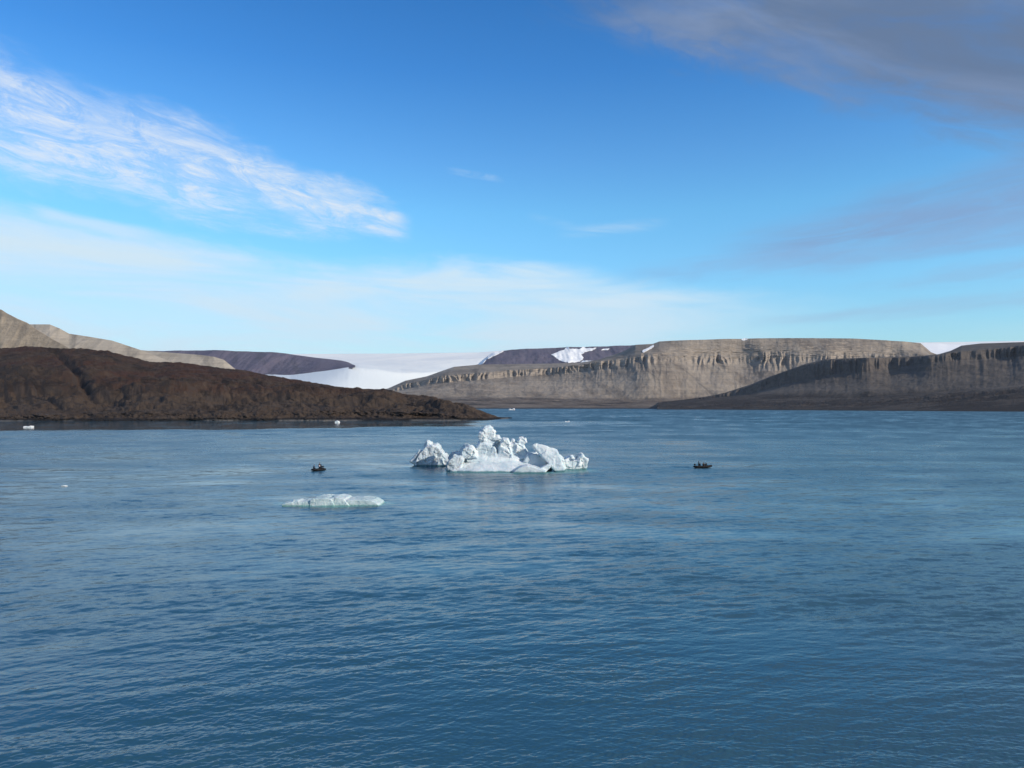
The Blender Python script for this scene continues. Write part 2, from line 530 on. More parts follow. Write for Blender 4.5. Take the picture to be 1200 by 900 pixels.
# ------------------------------------------------------------------ terrain
def rock_mat(name, cols, cliff, scale=1 / 90, strata=0.0, strat_s=1 / 40, flat=None, shore=None, bump=1.0, bscale=1 / 25,
             stretch=(1, 1, 1)):
    """cols: two talus colours, cliff: steep-face colour."""
    m, N, b, out = new_mat(name)
    geo = N.new('ShaderNodeNewGeometry')
    pos = N.vm('MULTIPLY', geo.outputs['Position'], stretch)
    x, y, z = N.xyz(geo.outputs['Position'])
    nx, ny, nz = N.xyz(geo.outputs['Normal'])
    n1 = N.noise(pos, scale, 8.0, 0.62, 0.4)
    c = N.mix(N.ss(n1, 0.34, 0.64), cols[0], cols[1])
    n2 = N.noise(pos, scale * 6, 8.0, 0.7, 0.0)
    c = N.mix(N.ss(n2, 0.42, 0.72, 0.0, 0.6), c, N.mix(0.5, cols[2] if len(cols) > 2 else cols[0], cols[1]))
    if strata:
        strata *= 1.6
        zz = N.m('ADD', z, N.m('MULTIPLY', N.noise(pos, 1 / 400, 3.0), 60.0))
        s = N.noise(N.comb(0.0, 0.0, zz), strat_s, 5.0, 0.75)
        c = N.mix(strata, c, N.mix(N.ss(s, 0.35, 0.65), (0.25, 0.24, 0.24), (0.9, 0.86, 0.8)), 'OVERLAY')
    fan = N.noise(N.vm('MULTIPLY', geo.outputs['Position'], (1, 0.12, 0.12)), 1 / 75, 6.0, 0.6, 0.3)
    c = N.mix(N.ss(fan, 0.46, 0.66, 0.0, 0.75), c, cols[1])
    c = N.mix(N.ss(fan, 0.32, 0.46, 0.6, 0.0), c, cols[0])
    fan2 = N.noise(N.vm('MULTIPLY', N.vm('ADD', geo.outputs['Position'], N.vm('SCALE', N.comb(z, 0.0, 0.0), 0.9)), (1, 0.15, 0.10)), 1 / 210, 6.0, 0.62, 0.5)
    c = N.mix(N.ss(fan2, 0.50, 0.64, 0.0, 0.55), c, N.mix(0.5, cols[1], cliff[1]))
    c = N.mix(N.ss(fan2, 0.34, 0.46, 0.65, 0.0), c, N.mix(0.55, cols[0], (0.05, 0.05, 0.055)))
    steep = N.ss(N.m('ADD', nz, N.m('MULTIPLY', N.m('SUBTRACT', n2, 0.5), 0.35)), 0.50, 0.78, 1.0, 0.0)
    c = N.mix(steep, c, N.mix(N.ss(n2, 0.35, 0.65), cliff[0], cliff[1]))
    if flat is not None:
        fl = N.ss(N.m('ADD', z, N.m('MULTIPLY', N.m('SUBTRACT', n1, 0.5), flat[2])), flat[0], flat[1], 1.0, 0.0)
        band = N.noise(N.vm('MULTIPLY', geo.outputs['Position'], (0.35, 1.0, 3.0)), 1 / 140, 7.0, 0.65, 0.6)
        fc = N.mix(N.ss(n2, 0.35, 0.65), flat[3], flat[4])
        fc = N.mix(N.ss(band, 0.50, 0.58, 0.0, 0.7), fc, N.mix(0.45, flat[4], cols[1]))
        fc = N.mix(N.ss(band, 0.38, 0.46, 0.75, 0.0), fc, (0.022, 0.018, 0.018))
        c = N.mix(fl, c, fc)
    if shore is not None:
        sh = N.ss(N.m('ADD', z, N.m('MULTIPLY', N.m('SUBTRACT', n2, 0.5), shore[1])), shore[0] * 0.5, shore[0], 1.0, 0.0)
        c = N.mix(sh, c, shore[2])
    N.put(b.inputs['Base Color'], c)
    b.inputs['Roughness'].default_value = 0.95
    b.inputs['Specular IOR Level'].default_value = 0.15
    if bump:
        bp = N.new('ShaderNodeBump')
        bp.inputs['Strength'].default_value = bump
        bp.inputs['Distance'].default_value = 1.0 / bscale * 0.18
        N.put(bp.inputs['Height'], N.noise(pos, bscale, 10.0, 0.72))
        N.put(b.inputs['Normal'], bp.outputs[0])
    return m


def terrain(name, xs, st, mat, cols_per_px=1.6, fn=None, back=2500.0, ywin=9):
    """st: list of (Y values at xs, row values at xs, number of grid rows up to the next station)."""
    nc = int((xs[-1] - xs[0]) * cols_per_px)
    px = np.linspace(xs[0], xs[-1], nc)
    Ys, Zs, T = [], [], []
    stY = [np.interp(px, xs, np.broadcast_to(s[0], len(xs)) if np.ndim(s[0]) == 0 else s[0]) for s in st]
    kn = int(cols_per_px * 9) | 1
    sm = lambda v: np.convolve(np.pad(v, kn // 2, mode='reflect', reflect_type='odd'), np.hanning(kn + 2)[1:-1] / np.hanning(kn + 2).sum(), 'valid')
    stY = [sm(v) for v in stY]
    if ywin > 9:
        kn = int(cols_per_px * ywin) | 1
        stY = [sm(v) for v in stY]
    stZ = []
    for s, y in zip(st, stY):
        r = np.interp(px, xs, s[1])
        stZ.append(WP(px, r, y)[:, 2])
    for k in range(len(st) - 1):
        n = st[k][2]
        for i in range(n):
            f = i / n
            Ys.append(stY[k] * (1 - f) + stY[k + 1] * f)
            Zs.append(stZ[k] * (1 - f) + stZ[k + 1] * f)
            T.append(k + f)
    Ys.append(stY[-1]); Zs.append(stZ[-1]); T.append(len(st) - 1)
    # ground falling away behind the last traced line
    for i, f in enumerate((0.03, 0.1, 0.3, 0.6, 1.0)):
        Ys.append(stY[-1] + back * f)
        Zs.append(stZ[-1] * (1 - 0.45 * f * f) - (8 * f) )
        T.append(len(st) - 1 + f)
    Y = np.array(Ys); Z = np.array(Zs)
    T = np.array(T)[:, None] + 0 * Y
    PX = px[None, :] + 0 * Y
    if fn is not None:
        Y, Z = fn(PX, T, Y, Z)
    X = (PX - 600) / F * Y
    P = np.stack([X, Y, Z], -1)
    me = grid_mesh(name, P, mat)
    o = structure(name, me)
    return o, P


def tri(x):  # smooth bump weights
    return np.clip(1 - np.abs(x), 0, 1)


# ---- main plateau (right half, far)
xs = np.array([425, 455, 475, 500, 520, 532, 565, 600, 640, 680, 702, 730, 745, 757, 765, 773, 800, 850, 900, 940, 1000, 1030, 1060, 1080, 1092, 1100, 1125, 1175, 1235.])
shoreY = 5500 + 0 * xs
shoreR = 479.0 - (18 * 900 / 5500 - (479 - 476)) + 0 * xs
shoreR = np.full(len(xs), HZ + 18 * 900 / 5500 + 0.15)
foreR = np.interp(xs, [425, 455, 520, 600, 740, 850, 1235], [470, 463, 463, 464, 467, 469, 470])
cbR = np.interp(xs, [425, 455, 475, 500, 520, 560, 600, 660, 702, 730, 757, 800, 850, 940, 1000, 1092, 1235], [464, 460, 456, 451, 449, 446, 441, 438, 432, 430, 427, 427, 426, 425, 426, 427, 429])
ctR = np.interp(xs, [425, 455, 475, 500, 520, 560, 600, 640, 680, 702, 730, 757, 800, 900, 940, 1060, 1092, 1235], [463, 457, 450, 445, 441, 438, 433, 431, 427, 423.5, 421, 417, 417, 416, 416, 418, 419, 420])
crR = np.interp(xs, [425, 455, 475, 500, 520, 532, 565, 600, 640, 680, 700, 730, 740, 745, 752, 757, 765, 773, 800, 850, 910, 1000, 1030, 1060, 1078, 1084, 1092, 1100, 1235],
                [462, 455, 446, 441, 434, 430, 427, 426.5, 426, 425, 422, 412, 404.5, 404, 403.7, 403.5, 403, 400, 398.6, 397, 396, 396.5, 398, 400, 401.5, 404, 413, 416, 418])
foreY = 6400 + 0 * xs
cbY = np.interp(xs, [425, 500, 560, 640, 740, 800, 860, 920, 1235], [7700, 7450, 7350, 7350, 7000, 7050, 7150, 7000, 7000])
ctY = cbY + 75
crY = np.interp(xs, [425, 500, 600, 690, 740, 760, 800, 1060, 1092, 1235], [8300, 8600, 8900, 8600, 7800, 7600, 7450, 7450, 7900, 8000])


def plateau_fn(PX, T, Y, Z):
    L = (PX - 600) / F * 7200
    cl = tri((T - 2.5) / 0.80)                      # cliff band
    tal = tri((T - 1.7) / 0.9)                      # talus
    up = np.clip(T - 3, 0, 1) * np.clip(5 - T, 0, 1)
    big = fbm(L / 900, T * 0.1, 0, 3, 0.5, 3)
    Y = Y + big * 260 * np.clip(T - 0.7, 0, 1) * np.clip(4.2 - T, 0, 1)
    butt = np.abs(pnoise(L / 62 + 1.5 * fbm(L / 260, Z / 300, 0, 3, 0.5, 8), Z / 350, 0, 12)) * 2
    butt += 0.5 * np.abs(pnoise(L / 33, Z / 300, 0, 19)) * 2
    Y = Y + (butt - 0.6) * 90 * cl * np.clip(0.75 + 1.6 * fbm(L / 330, 0, 0, 3, 0.5, 14), 0.2, 1.3)
    Y = Y + 18 * fbm(L / 140, Z / 9, 0, 3, 0.6, 16) * np.clip(T - 2, 0, 1) * np.clip(4.2 - T, 0, 1)
    gul = ridged(L / 150 + 0.2 * fbm(L / 100, Z / 150, 0, 2, 0.5, 4), Z / 1500, 0, 3, 0.5, 23)
    Y = Y - (gul - 0.5) * 34 * tal
    g2 = ridged(L / 190, Z / 900, 0, 4, 0.55, 43)
    Y = Y - (g2 - 0.5) * 26 * up * (PX > 735)
    Z = Z + fbm(L / 60, Y / 60, 0, 4, 0.55, 51) * 5 * np.clip(T, 0, 1) * np.clip(4 - T, 0.0, 1)
    Z = Z + fbm(L / 300, Y / 200, 0, 4, 0.5, 61) * 16 * tri(T - 1)
    return Y, Z


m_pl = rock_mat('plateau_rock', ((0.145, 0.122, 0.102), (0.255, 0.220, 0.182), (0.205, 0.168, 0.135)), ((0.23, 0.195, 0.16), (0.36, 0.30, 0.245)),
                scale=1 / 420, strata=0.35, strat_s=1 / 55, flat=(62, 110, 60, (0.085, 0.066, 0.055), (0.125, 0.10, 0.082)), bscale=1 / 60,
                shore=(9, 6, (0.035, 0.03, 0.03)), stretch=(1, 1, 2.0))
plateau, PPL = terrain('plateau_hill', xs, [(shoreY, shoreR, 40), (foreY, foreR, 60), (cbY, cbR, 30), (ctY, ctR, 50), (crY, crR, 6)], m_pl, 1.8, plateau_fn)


# ---- nearer ridge on the right
xs = np.array([770, 800, 830, 850, 880, 900, 920, 944, 968, 1000, 1019, 1045, 1067, 1085, 1101, 1115, 1128, 1150, 1175, 1200, 1260, 1400.])
shR = np.interp(xs, [770, 830, 1000, 1200, 1260, 1400], [479.9, 480.0, 481.2, 482.4, 482.8, 483.5])
shY = 18 * 900 / (shR - HZ) * 1.0
f1R = np.interp(xs, [770, 830, 900, 1000, 1100, 1200, 1260, 1400], [478.5, 477, 476, 474, 466, 457, 454, 450])
f1Y = shY + np.interp(xs, [770, 830, 1000, 1200, 1400], [250, 300, 500, 650, 700])
f2R = np.interp(xs, [770, 830, 880, 1000, 1060, 1120, 1200, 1400], [474, 469, 468, 467, 462, 458, 451, 445])
f2Y = np.interp(xs, [770, 900, 1020, 1100, 1200, 1400], [5100, 4900, 4450, 4300, 4000, 3900])
cbR = np.interp(xs, [770, 800, 820, 850, 880, 920, 968, 1000, 1045, 1067, 1115, 1150, 1200, 1400], [473, 470, 468, 465, 461, 451, 440, 437, 434, 428, 423, 421, 417, 410])
ctR = np.interp(xs, [770, 800, 820, 850, 880, 898, 920, 944, 968, 1019, 1067, 1101, 1115, 1150, 1200, 1400], [472, 469, 467, 461, 452, 444, 436, 428, 422, 420, 419, 417, 414, 410, 405, 398])
crR = np.interp(xs, [770, 800, 820, 850, 880, 898, 920, 944, 968, 1019, 1067, 1101, 1115, 1122, 1130, 1150, 1200, 1400], [471.5, 468.5, 466.5, 460, 450.5, 443, 435, 426.5, 420.7, 419, 418, 415, 411, 407, 404.2, 402.5, 400.8, 396])
cbY = np.interp(xs, [770, 850, 900, 960, 1010, 1019, 1040, 1062, 1085, 1120, 1200, 1400], [6000, 5800, 5650, 5300, 5050, 5010, 5120, 5100, 4870, 4790, 4600, 4500])
ctY = cbY + 60
crY = cbY + np.interp(xs, [770, 968, 1101, 1130, 1400], [160, 200, 300, 1100, 1200])


def ridge_fn(PX, T, Y, Z):
    L = (PX - 600) / F * 4900
    cl = tri((T - 3.5) / 0.80)
    tal = tri((T - 2.8) / 0.85)
    butt = np.abs(pnoise(L / 55 + 1.2 * fbm(L / 200, 0, 0, 3, 0.5, 118), Z / 500, 0, 112)) * 2 + 0.5 * np.abs(pnoise(L / 26, Z / 250, 0, 119)) * 2
    Y = Y + (butt - 0.6) * 75 * cl * np.clip(0.75 + 1.6 * fbm(L / 280, 0, 0, 3, 0.5, 114), 0.2, 1.3)
    Y = Y + fbm(L / 420, T * 0.2, 0, 2, 0.5, 88) * 120 * np.clip(T - 2, 0, 1) * np.clip(5 - T, 0, 1)
    gul = ridged(L / 120, Z / 1500, 0, 3, 0.5, 123)
    Y = Y - (gul - 0.5) * 26 * tal
    Z = Z + fbm(L / 50, Y / 50, 0, 4, 0.55, 151) * 3.5 * np.clip(T, 0, 1) * np.clip(5 - T, 0, 1)
    Z = Z + fbm(L / 220, Y / 120, 0, 5, 0.55, 161) * 15 * tri((T - 1.1))
    return Y, Z


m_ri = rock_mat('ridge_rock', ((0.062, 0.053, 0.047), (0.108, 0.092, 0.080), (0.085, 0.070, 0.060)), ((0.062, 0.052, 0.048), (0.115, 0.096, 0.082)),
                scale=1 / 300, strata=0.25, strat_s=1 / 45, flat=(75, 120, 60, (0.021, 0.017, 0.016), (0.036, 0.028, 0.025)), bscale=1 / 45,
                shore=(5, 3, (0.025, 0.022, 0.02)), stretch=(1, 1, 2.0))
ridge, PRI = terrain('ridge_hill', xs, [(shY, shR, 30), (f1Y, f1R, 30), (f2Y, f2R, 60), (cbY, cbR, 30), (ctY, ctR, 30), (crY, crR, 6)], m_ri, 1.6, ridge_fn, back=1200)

# ---- purple hill behind the bench, with snow
xs = np.array([535, 560, 572, 580, 590, 600, 620, 640, 660, 700, 740, 790, 830.])
pR0 = np.full(len(xs), 431.0)
pR1 = np.interp(xs, [535, 560, 572, 740, 830], [434, 430, 426.5, 424, 424])
pR2 = np.interp(xs, [535, 560, 566, 572, 580, 590, 600, 640, 700, 740, 775, 830], [433, 427, 423, 417, 413, 411, 409.5, 407.5, 406, 404.5, 404, 405])


def far_fn(PX, T, Y, Z):
    L = (PX - 600) / F * Y
    Z = Z + fbm(L / 500, Y / 300, 0, 5, 0.55, 251) * 16 * tri((T - 1.2) / 1.1)
    Y = Y + fbm(L / 400, T * 0.5, 0, 4, 0.5, 214) * 160 * np.clip(T, 0, 1)
    return Y, Z


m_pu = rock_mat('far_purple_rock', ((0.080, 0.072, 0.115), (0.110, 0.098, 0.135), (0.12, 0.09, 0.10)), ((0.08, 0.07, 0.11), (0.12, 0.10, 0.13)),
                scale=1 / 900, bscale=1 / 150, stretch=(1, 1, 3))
far_hill, PFH = terrain('far_hill', xs, [(10200, pR0, 8), (10500, pR1, 60), (11300, pR2, 6)], m_pu, 1.6, far_fn, back=2000)

# ---- purple hill left of the glacier
xs = np.array([120, 160, 190, 230, 290, 320, 340, 370, 400, 408, 413, 416.])
q0 = np.interp(xs, [120, 300, 340, 380, 408, 416], [447, 446, 443, 437, 432, 430.5])
q1 = np.interp(xs, [120, 300, 340, 380, 408, 416], [443, 442, 439.5, 433.5, 429, 428])
q2 = np.interp(xs, [120, 160, 230, 290, 320, 340, 370, 400, 408, 413, 416], [412, 411.5, 410.5, 411.5, 413, 415, 419, 422.5, 424.5, 427, 428])


def far_fn2(PX, T, Y, Z):
    Y2, Z2 = far_fn(PX, T, Y, Z)
    w = np.clip((414 - PX) / 60, 0, 1)
    return Y + (Y2 - Y) * w, Z + (Z2 - Z) * w


far_hill2, PFL = terrain('distant_hill', xs, [(8800, q0, 8), (9000, q1, 60), (9900, q2, 6)], m_pu, 1.6, far_fn2, back=900)

# ---- ice cap and glacier
xs = np.array([60, 160, 260, 340, 360, 380, 408, 420, 440, 470, 520, 560, 590, 620, 700, 800, 900, 1000, 1083, 1130, 1200, 1260, 1400.])
g0 = np.interp(xs, [60, 400, 430, 480, 520, 1400], [466, 466, 466, 466, 464, 460])
g1 = np.interp(xs, [60, 340, 360, 380, 408, 420, 440, 480, 560, 640, 1400], [443, 440.5, 437.6, 434.6, 429.6, 430, 433, 438, 434, 430, 426])
g2 = np.interp(xs, [60, 340, 420, 480, 560, 640, 1400], [428, 424, 424, 424, 420, 418, 412])
g3 = np.interp(xs, [60, 200, 340, 460, 560, 590, 620, 740, 900, 1083, 1130, 1200, 1400], [418, 416, 414.8, 414.3, 413, 410.8, 409.2, 405.5, 403, 401.2, 400.6, 399.4, 396])


gY0 = np.interp(xs, [60, 380, 540, 1400], [5600, 6000, 11700, 11700])
gY1 = np.interp(xs, [60, 416, 540, 1400], [8850, 8850, 12000, 12000])


def ice_fn(PX, T, Y, Z):
    L = (PX - 600) / F * Y
    Z = Z + fbm(L / 1400, Y / 700, 0, 4, 0.5, 351) * 26 * tri((T - 1.5) / 1.5)
    Z = Z + fbm(L / 120, Y / 90, 0, 4, 0.6, 354) * 3.0 * tri((T - 1.2) / 1.2)
    return Y, Z


m_ice, N, b, out = new_mat('glacier_snow')
geo = N.new('ShaderNodeNewGeometry')
pos = geo.outputs['Position']
n1 = N.noise(N.vm('MULTIPLY', pos, (1, 0.35, 1)), 1 / 900, 6.0, 0.6, 0.5)
n2 = N.noise(N.vm('MULTIPLY', pos, (1, 0.5, 1)), 1 / 120, 6.0, 0.65, 0.5)
c = N.mix(N.ss(n1, 0.38, 0.62), (0.85, 0.85, 0.82), (0.95, 0.93, 0.87))
c = N.mix(N.ss(n2, 0.50, 0.75, 0.0, 0.5), c, (0.68, 0.73, 0.77))
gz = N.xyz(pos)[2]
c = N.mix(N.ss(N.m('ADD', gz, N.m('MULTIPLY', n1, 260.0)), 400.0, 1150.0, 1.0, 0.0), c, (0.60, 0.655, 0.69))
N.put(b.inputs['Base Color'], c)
b.inputs['Roughness'].default_value = 0.8
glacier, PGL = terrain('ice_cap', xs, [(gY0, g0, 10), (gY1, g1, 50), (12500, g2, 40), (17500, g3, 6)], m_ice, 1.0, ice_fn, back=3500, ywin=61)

# ---- beige mountains, left
m_be = rock_mat('beige_rock', ((0.20, 0.165, 0.125), (0.30, 0.255, 0.200), (0.25, 0.20, 0.15)), ((0.22, 0.18, 0.135), (0.33, 0.27, 0.20)),
                scale=1 / 350, strata=0.3, strat_s=1 / 40, bscale=1 / 50, stretch=(1, 1, 2))
m_be2 = rock_mat('pale_rock', ((0.30, 0.26, 0.205), (0.40, 0.35, 0.285), (0.33, 0.28, 0.22)), ((0.30, 0.25, 0.20), (0.42, 0.36, 0.28)),
                 scale=1 / 350, strata=0.2, strat_s=1 / 30, bscale=1 / 50, stretch=(1, 1, 2))


def beige_fn(PX, T, Y, Z):
    L = (PX - 600) / F * Y
    g = ridged(L / 260, Z / 900, 0, 4, 0.5, 423)
    Y = Y - (g - 0.5) * 45 * np.clip(T, 0, 1) * np.clip(2.3 - T, 0, 1)
    Z = Z + fbm(L / 70, Y / 70, 0, 4, 0.55, 451) * 4 * np.clip(2 - T, 0, 1)
    return Y, Z


xs = np.array([-200, -120, -60, 0, 6, 20, 30, 45, 60, 75, 85.])
bR = np.interp(xs, [-200, -120, -60, 0, 6, 20, 30, 45, 60, 75, 85], [352, 350, 355, 363, 367, 374, 378, 388, 397, 405, 411])
terrain('mountain_slope', xs, [(4000, 450 + 0 * xs, 12), (4200, 440 + 0 * xs, 60), (np.interp(xs, [-200, 85], [5000, 4300]), bR, 6)], m_be, 1.6, beige_fn, back=1500)
xs = np.array([-60, 0, 30, 57, 68, 80, 100, 130, 150, 165, 185, 200.])
bR = np.interp(xs, [-60, 30, 57, 61, 80, 100, 112, 130, 150, 165, 185, 200], [380.2, 380, 380.2, 381, 391, 394, 395, 399, 405.5, 410.5, 418, 424])
terrain('mountain_spur', xs, [(5200, 455 + 0 * xs, 12), (5400, 440 + 0 * xs, 60), (np.interp(xs, [-60, 200], [6300, 5700]), bR, 6)], m_be2, 1.6, beige_fn, back=1200)
xs = np.array([90, 120, 150, 165, 190, 235, 250, 262, 270, 276, 282.])
bR = np.interp(xs, [90, 135, 165, 195, 235, 250, 260, 266, 276, 282], [409, 409.5, 410.4, 413, 416, 418, 420, 425, 433, 437])
terrain('plateau_spur', xs, [(6500, 455 + 0 * xs, 12), (6700, 443 + 0 * xs, 60), (np.interp(xs, [90, 282], [7500, 7000]), bR, 6)], m_be2, 1.6, beige_fn, back=1200)

# ---- dark brown headland
xs = np.array([-260, -150, -60, 0, 16, 32, 55, 100, 125, 150, 175, 212, 250, 287, 300, 350, 400, 412, 430, 450, 475, 507, 525, 550, 565, 575, 582, 590, 600.])
hsR = np.interp(xs, [-260, 0, 300, 570, 582, 600], [493.6, 493.6, 493.0, 492.8, 491.8, 490.3])
hsY = 18 * 900 / (hsR - HZ)
h1R = np.interp(xs, [-260, 0, 150, 300, 400, 500, 550, 575, 582, 600], [486, 486, 484, 482, 482, 483, 486, 489.6, 490.2, 489.8])
h2R = np.interp(xs, [-260, 0, 150, 212, 300, 412, 450, 507, 550, 575, 582, 600], [472, 470, 466, 464, 466, 469, 470, 473.5, 481, 487.6, 489.6, 489.5])
h3R = np.interp(xs, [-260, -60, 0, 16, 32, 55, 100, 125, 150, 175, 212, 250, 287, 300, 350, 400, 412, 430, 450, 475, 507, 525, 550, 565, 575, 582, 600],
                [400, 407, 408, 407, 405.5, 407.5, 409, 411, 417.5, 424, 424.8, 430, 434, 437, 445.5, 453.5, 456, 455.6, 456, 462.5, 464.5, 471, 476.5, 482, 486, 489, 489.3])
h1Y = hsY + np.interp(xs, [-260, 540, 600], [45, 40, 14])
h2Y = hsY + np.interp(xs, [-260, 400, 540, 600], [200, 170, 90, 22])
h3Y = hsY + np.interp(xs, [-260, 0, 300, 450, 540, 600], [560, 520, 430, 330, 180, 30])


def head_fn(PX, T, Y, Z):
    L = (PX - 600) / F * 1100
    w = np.clip((596 - PX) / 60, 0.12, 1)
    shore = tri((T - 0.55) / 0.6)
    up = np.clip(T - 0.9, 0, 1) * np.clip(3 - T, 0, 1)
    Z = Z + (ridged(L / 17, Y / 12, 0, 4, 0.6, 512) - 0.45) * 5.0 * shore * w
    Z = Z + fbm(L / 150, Y / 90, 0, 5, 0.55, 541) * 24 * up * w
    Z = Z - np.maximum(0, ridged(L / 75 + Y / 220, Y / 260, 0, 3, 0.5, 547) - 0.55) * 26 * up * w
    Z = Z + (ridged(L / 60, Y / 45, 0, 5, 0.6, 545) - 0.5) * 8 * up * w
    Z = Z + fbm(L / 12, Y / 12, 0, 4, 0.65, 551) * 1.6 * np.clip(T, 0, 1) * w
    gl = 62 + (3.0 - T) * 50 + 5 * pnoise(T * 3, 0, 0, 555)
    Z = Z - 11 * np.exp(-((PX - gl) / 6.5) ** 2) * np.clip(T - 1.7, 0, 0.5) * 2 * np.clip(3.0 - T, 0, 0.15) / 0.15
    Z = np.where(T < 0.02, -1.5, Z)
    Y = Y + (fbm(L / 40, T, 0, 4, 0.6, 561) * 14 + fbm(L / 180, T, 0, 2, 0.6, 562) * 16) * np.clip(2 - T, 0, 1) * w
    return Y, Z


m_he, N, b, out = new_mat('headland_ground')
geo = N.new('ShaderNodeNewGeometry')
pos = geo.outputs['Position']
x, y, z = N.xyz(pos)
nx, ny, nz = N.xyz(geo.outputs['Normal'])
n1 = N.noise(pos, 1 / 130, 8.0, 0.6, 0.6)
n2 = N.noise(pos, 1 / 22, 9.0, 0.7, 0.3)
n3 = N.noise(pos, 1 / 60, 8.0, 0.65, 0.8)
c = N.mix(N.ss(n1, 0.38, 0.62), (0.050, 0.025, 0.018), (0.044, 0.030, 0.022))
low = N.ss(N.m('ADD', z, N.m('MULTIPLY', N.m('SUBTRACT', n1, 0.5), 40.0)), 26.0, 46.0, 1.0, 0.0)
c = N.mix(low, c, N.mix(N.ss(n3, 0.40, 0.60), (0.056, 0.038, 0.027), (0.070, 0.051, 0.038)))
c = N.mix(N.ss(n3, 0.52, 0.58, 0.0, 0.75), c, (0.016, 0.012, 0.011))
c = N.mix(N.ss(n2, 0.46, 0.70, 0.0, 0.7), c, (0.082, 0.060, 0.044))
c = N.mix(N.ss(n2, 0.30, 0.44, 0.75, 0.0), c, (0.030, 0.023, 0.021))
steep = N.ss(N.m('ADD', nz, N.m('MULTIPLY', N.m('SUBTRACT', n2, 0.5), 0.5)), 0.62, 0.84, 1.0, 0.0)
c = N.mix(N.m('MULTIPLY', steep, 0.75), c, (0.045, 0.036, 0.033))
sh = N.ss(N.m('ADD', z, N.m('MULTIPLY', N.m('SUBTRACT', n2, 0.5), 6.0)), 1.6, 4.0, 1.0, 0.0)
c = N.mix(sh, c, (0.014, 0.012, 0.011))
beach = N.m('MULTIPLY', N.ss(z, 0.9, 1.6, 1.0, 0.0), N.ss(N.noise(pos, 1 / 70, 3.0), 0.47, 0.56))
c = N.mix(beach, c, (0.105, 0.098, 0.090))
N.put(b.inputs['Base Color'], c)
b.inputs['Roughness'].default_value = 0.95
b.inputs['Specular IOR Level'].default_value = 0.15
bp = N.new('ShaderNodeBump')
bp.inputs['Strength'].default_value = 1.0
bp.inputs['Distance'].default_value = 2.2
N.put(bp.inputs['Height'], N.noise(pos, 1 / 9, 8.0, 0.75))
N.put(b.inputs['Normal'], bp.outputs[0])
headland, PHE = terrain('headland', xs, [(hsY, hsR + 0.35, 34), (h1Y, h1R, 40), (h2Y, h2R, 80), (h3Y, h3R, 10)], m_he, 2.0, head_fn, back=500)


# ------------------------------------------------------------------ snow patches lying on the hills
def in_poly(x, y, poly):
    poly = np.asarray(poly, float)
    r = np.zeros(x.shape, bool)
    j = len(poly) - 1
    for i in range(len(poly)):
        xi, yi, xj, yj = *poly[i], *poly[j]
        c = ((yi > y) != (yj > y)) & (x < (xj - xi) * (y - yi) / (yj - yi + 1e-9) + xi)
        r ^= c
        j = i
    return r


m_sn, N, b, out = new_mat('snow')
pos = N.new('ShaderNodeNewGeometry').outputs['Position']
N.put(b.inputs['Base Color'], N.mix(N.ss(N.noise(pos, 1 / 60, 6.0, 0.6), 0.35, 0.65), (0.84, 0.85, 0.86), (0.93, 0.92, 0.90)))
b.inputs['Roughness'].default_value = 0.85


def snow(P, poly, lift, label=None, rmax=None, jit=0.5, refine=4):
    nr, nc = P.shape[:2]
    x, y = to_px(P)
    c0, c1 = min(p[0] for p in poly), max(p[0] for p in poly)
    cols = np.where((x[0] >= c0 - 1) & (x[0] <= c1 + 1))[0]
    c_lo, c_hi = max(cols[0] - 1, 0), min(cols[-1] + 2, nc)
    S = P[:rmax, c_lo:c_hi]
    # refine the patch of ground so that its rim is fine
    for ax in (0, 1):
        n = S.shape[ax]
        t = np.linspace(0, n - 1, (n - 1) * refine + 1)
        i = np.minimum(t.astype(int), n - 2)
        f = (t - i).reshape((-1, 1, 1) if ax == 0 else (1, -1, 1))
        S = np.take(S, i, ax) * (1 - f) + np.take(S, i + 1, ax) * f
    x, y = to_px(S)
    xc = (x[:-1, :-1] + x[1:, 1:]) / 2
    yc = (y[:-1, :-1] + y[1:, 1:]) / 2
    jx = jit * 2 * fbm(xc / 4, yc / 1.5, 0, 4, 0.6, 71)
    jy = jit * fbm(xc / 4, yc / 1.5, 9, 4, 0.6, 73)
    keep = in_poly(xc + jx, yc + jy, poly)
    n = S.shape[1]
    r, c = np.where(keep)
    q = np.stack([r * n + c, r * n + c + 1, (r + 1) * n + c + 1, (r + 1) * n + c], -1)
    used, inv = np.unique(q.reshape(-1), return_inverse=True)
    V = S.reshape(-1, 3)[used] + np.array([0, -lift * 0.6, lift])
    me = bpy.data.meshes.new('snow_patch')
    me.from_pydata(V.tolist(), [], inv.reshape(-1, 4).tolist())
    me.materials.append(m_sn)
    for p in me.polygons:
        p.use_smooth = True
    o = structure('snow_patch', me)
    md = o.modifiers.new('thick', 'SOLIDIFY')
    md.thickness = lift * 0.9
    md.offset = -1
    return o


snow(PFH, [(646, 416), (655, 412), (662, 410), (664, 406), (668, 409), (680, 409.5), (683, 406), (686, 408.5), (699, 408), (694, 411), (686, 412.5), (681, 416),
           (684, 420), (679, 424), (668, 425.5), (658, 424)], 6)
snow(PFH, [(680, 425), (683, 423), (697, 423.2), (696, 424.6)], 6, jit=0.3)
snow(PFH, [(704, 410.5), (708, 409), (714, 409), (712, 410.6)], 6, jit=0.3)
snow(PFH, [(560, 430), (562, 423), (570, 419.5), (577, 412.5), (590, 410.6), (590, 412), (582, 416), (570, 421.5), (566, 426)], 6, jit=0.3)
snow(PPL, [(752.5, 413), (753, 410.5), (758, 409), (766, 404.3), (765.5, 407), (760, 410.5), (754, 413.5)], 5, jit=0.25)
snow(PPL, [(868.5, 398.5), (871, 397), (876, 396.5), (875.5, 398.8), (871, 399.6)], 4, jit=0.2)

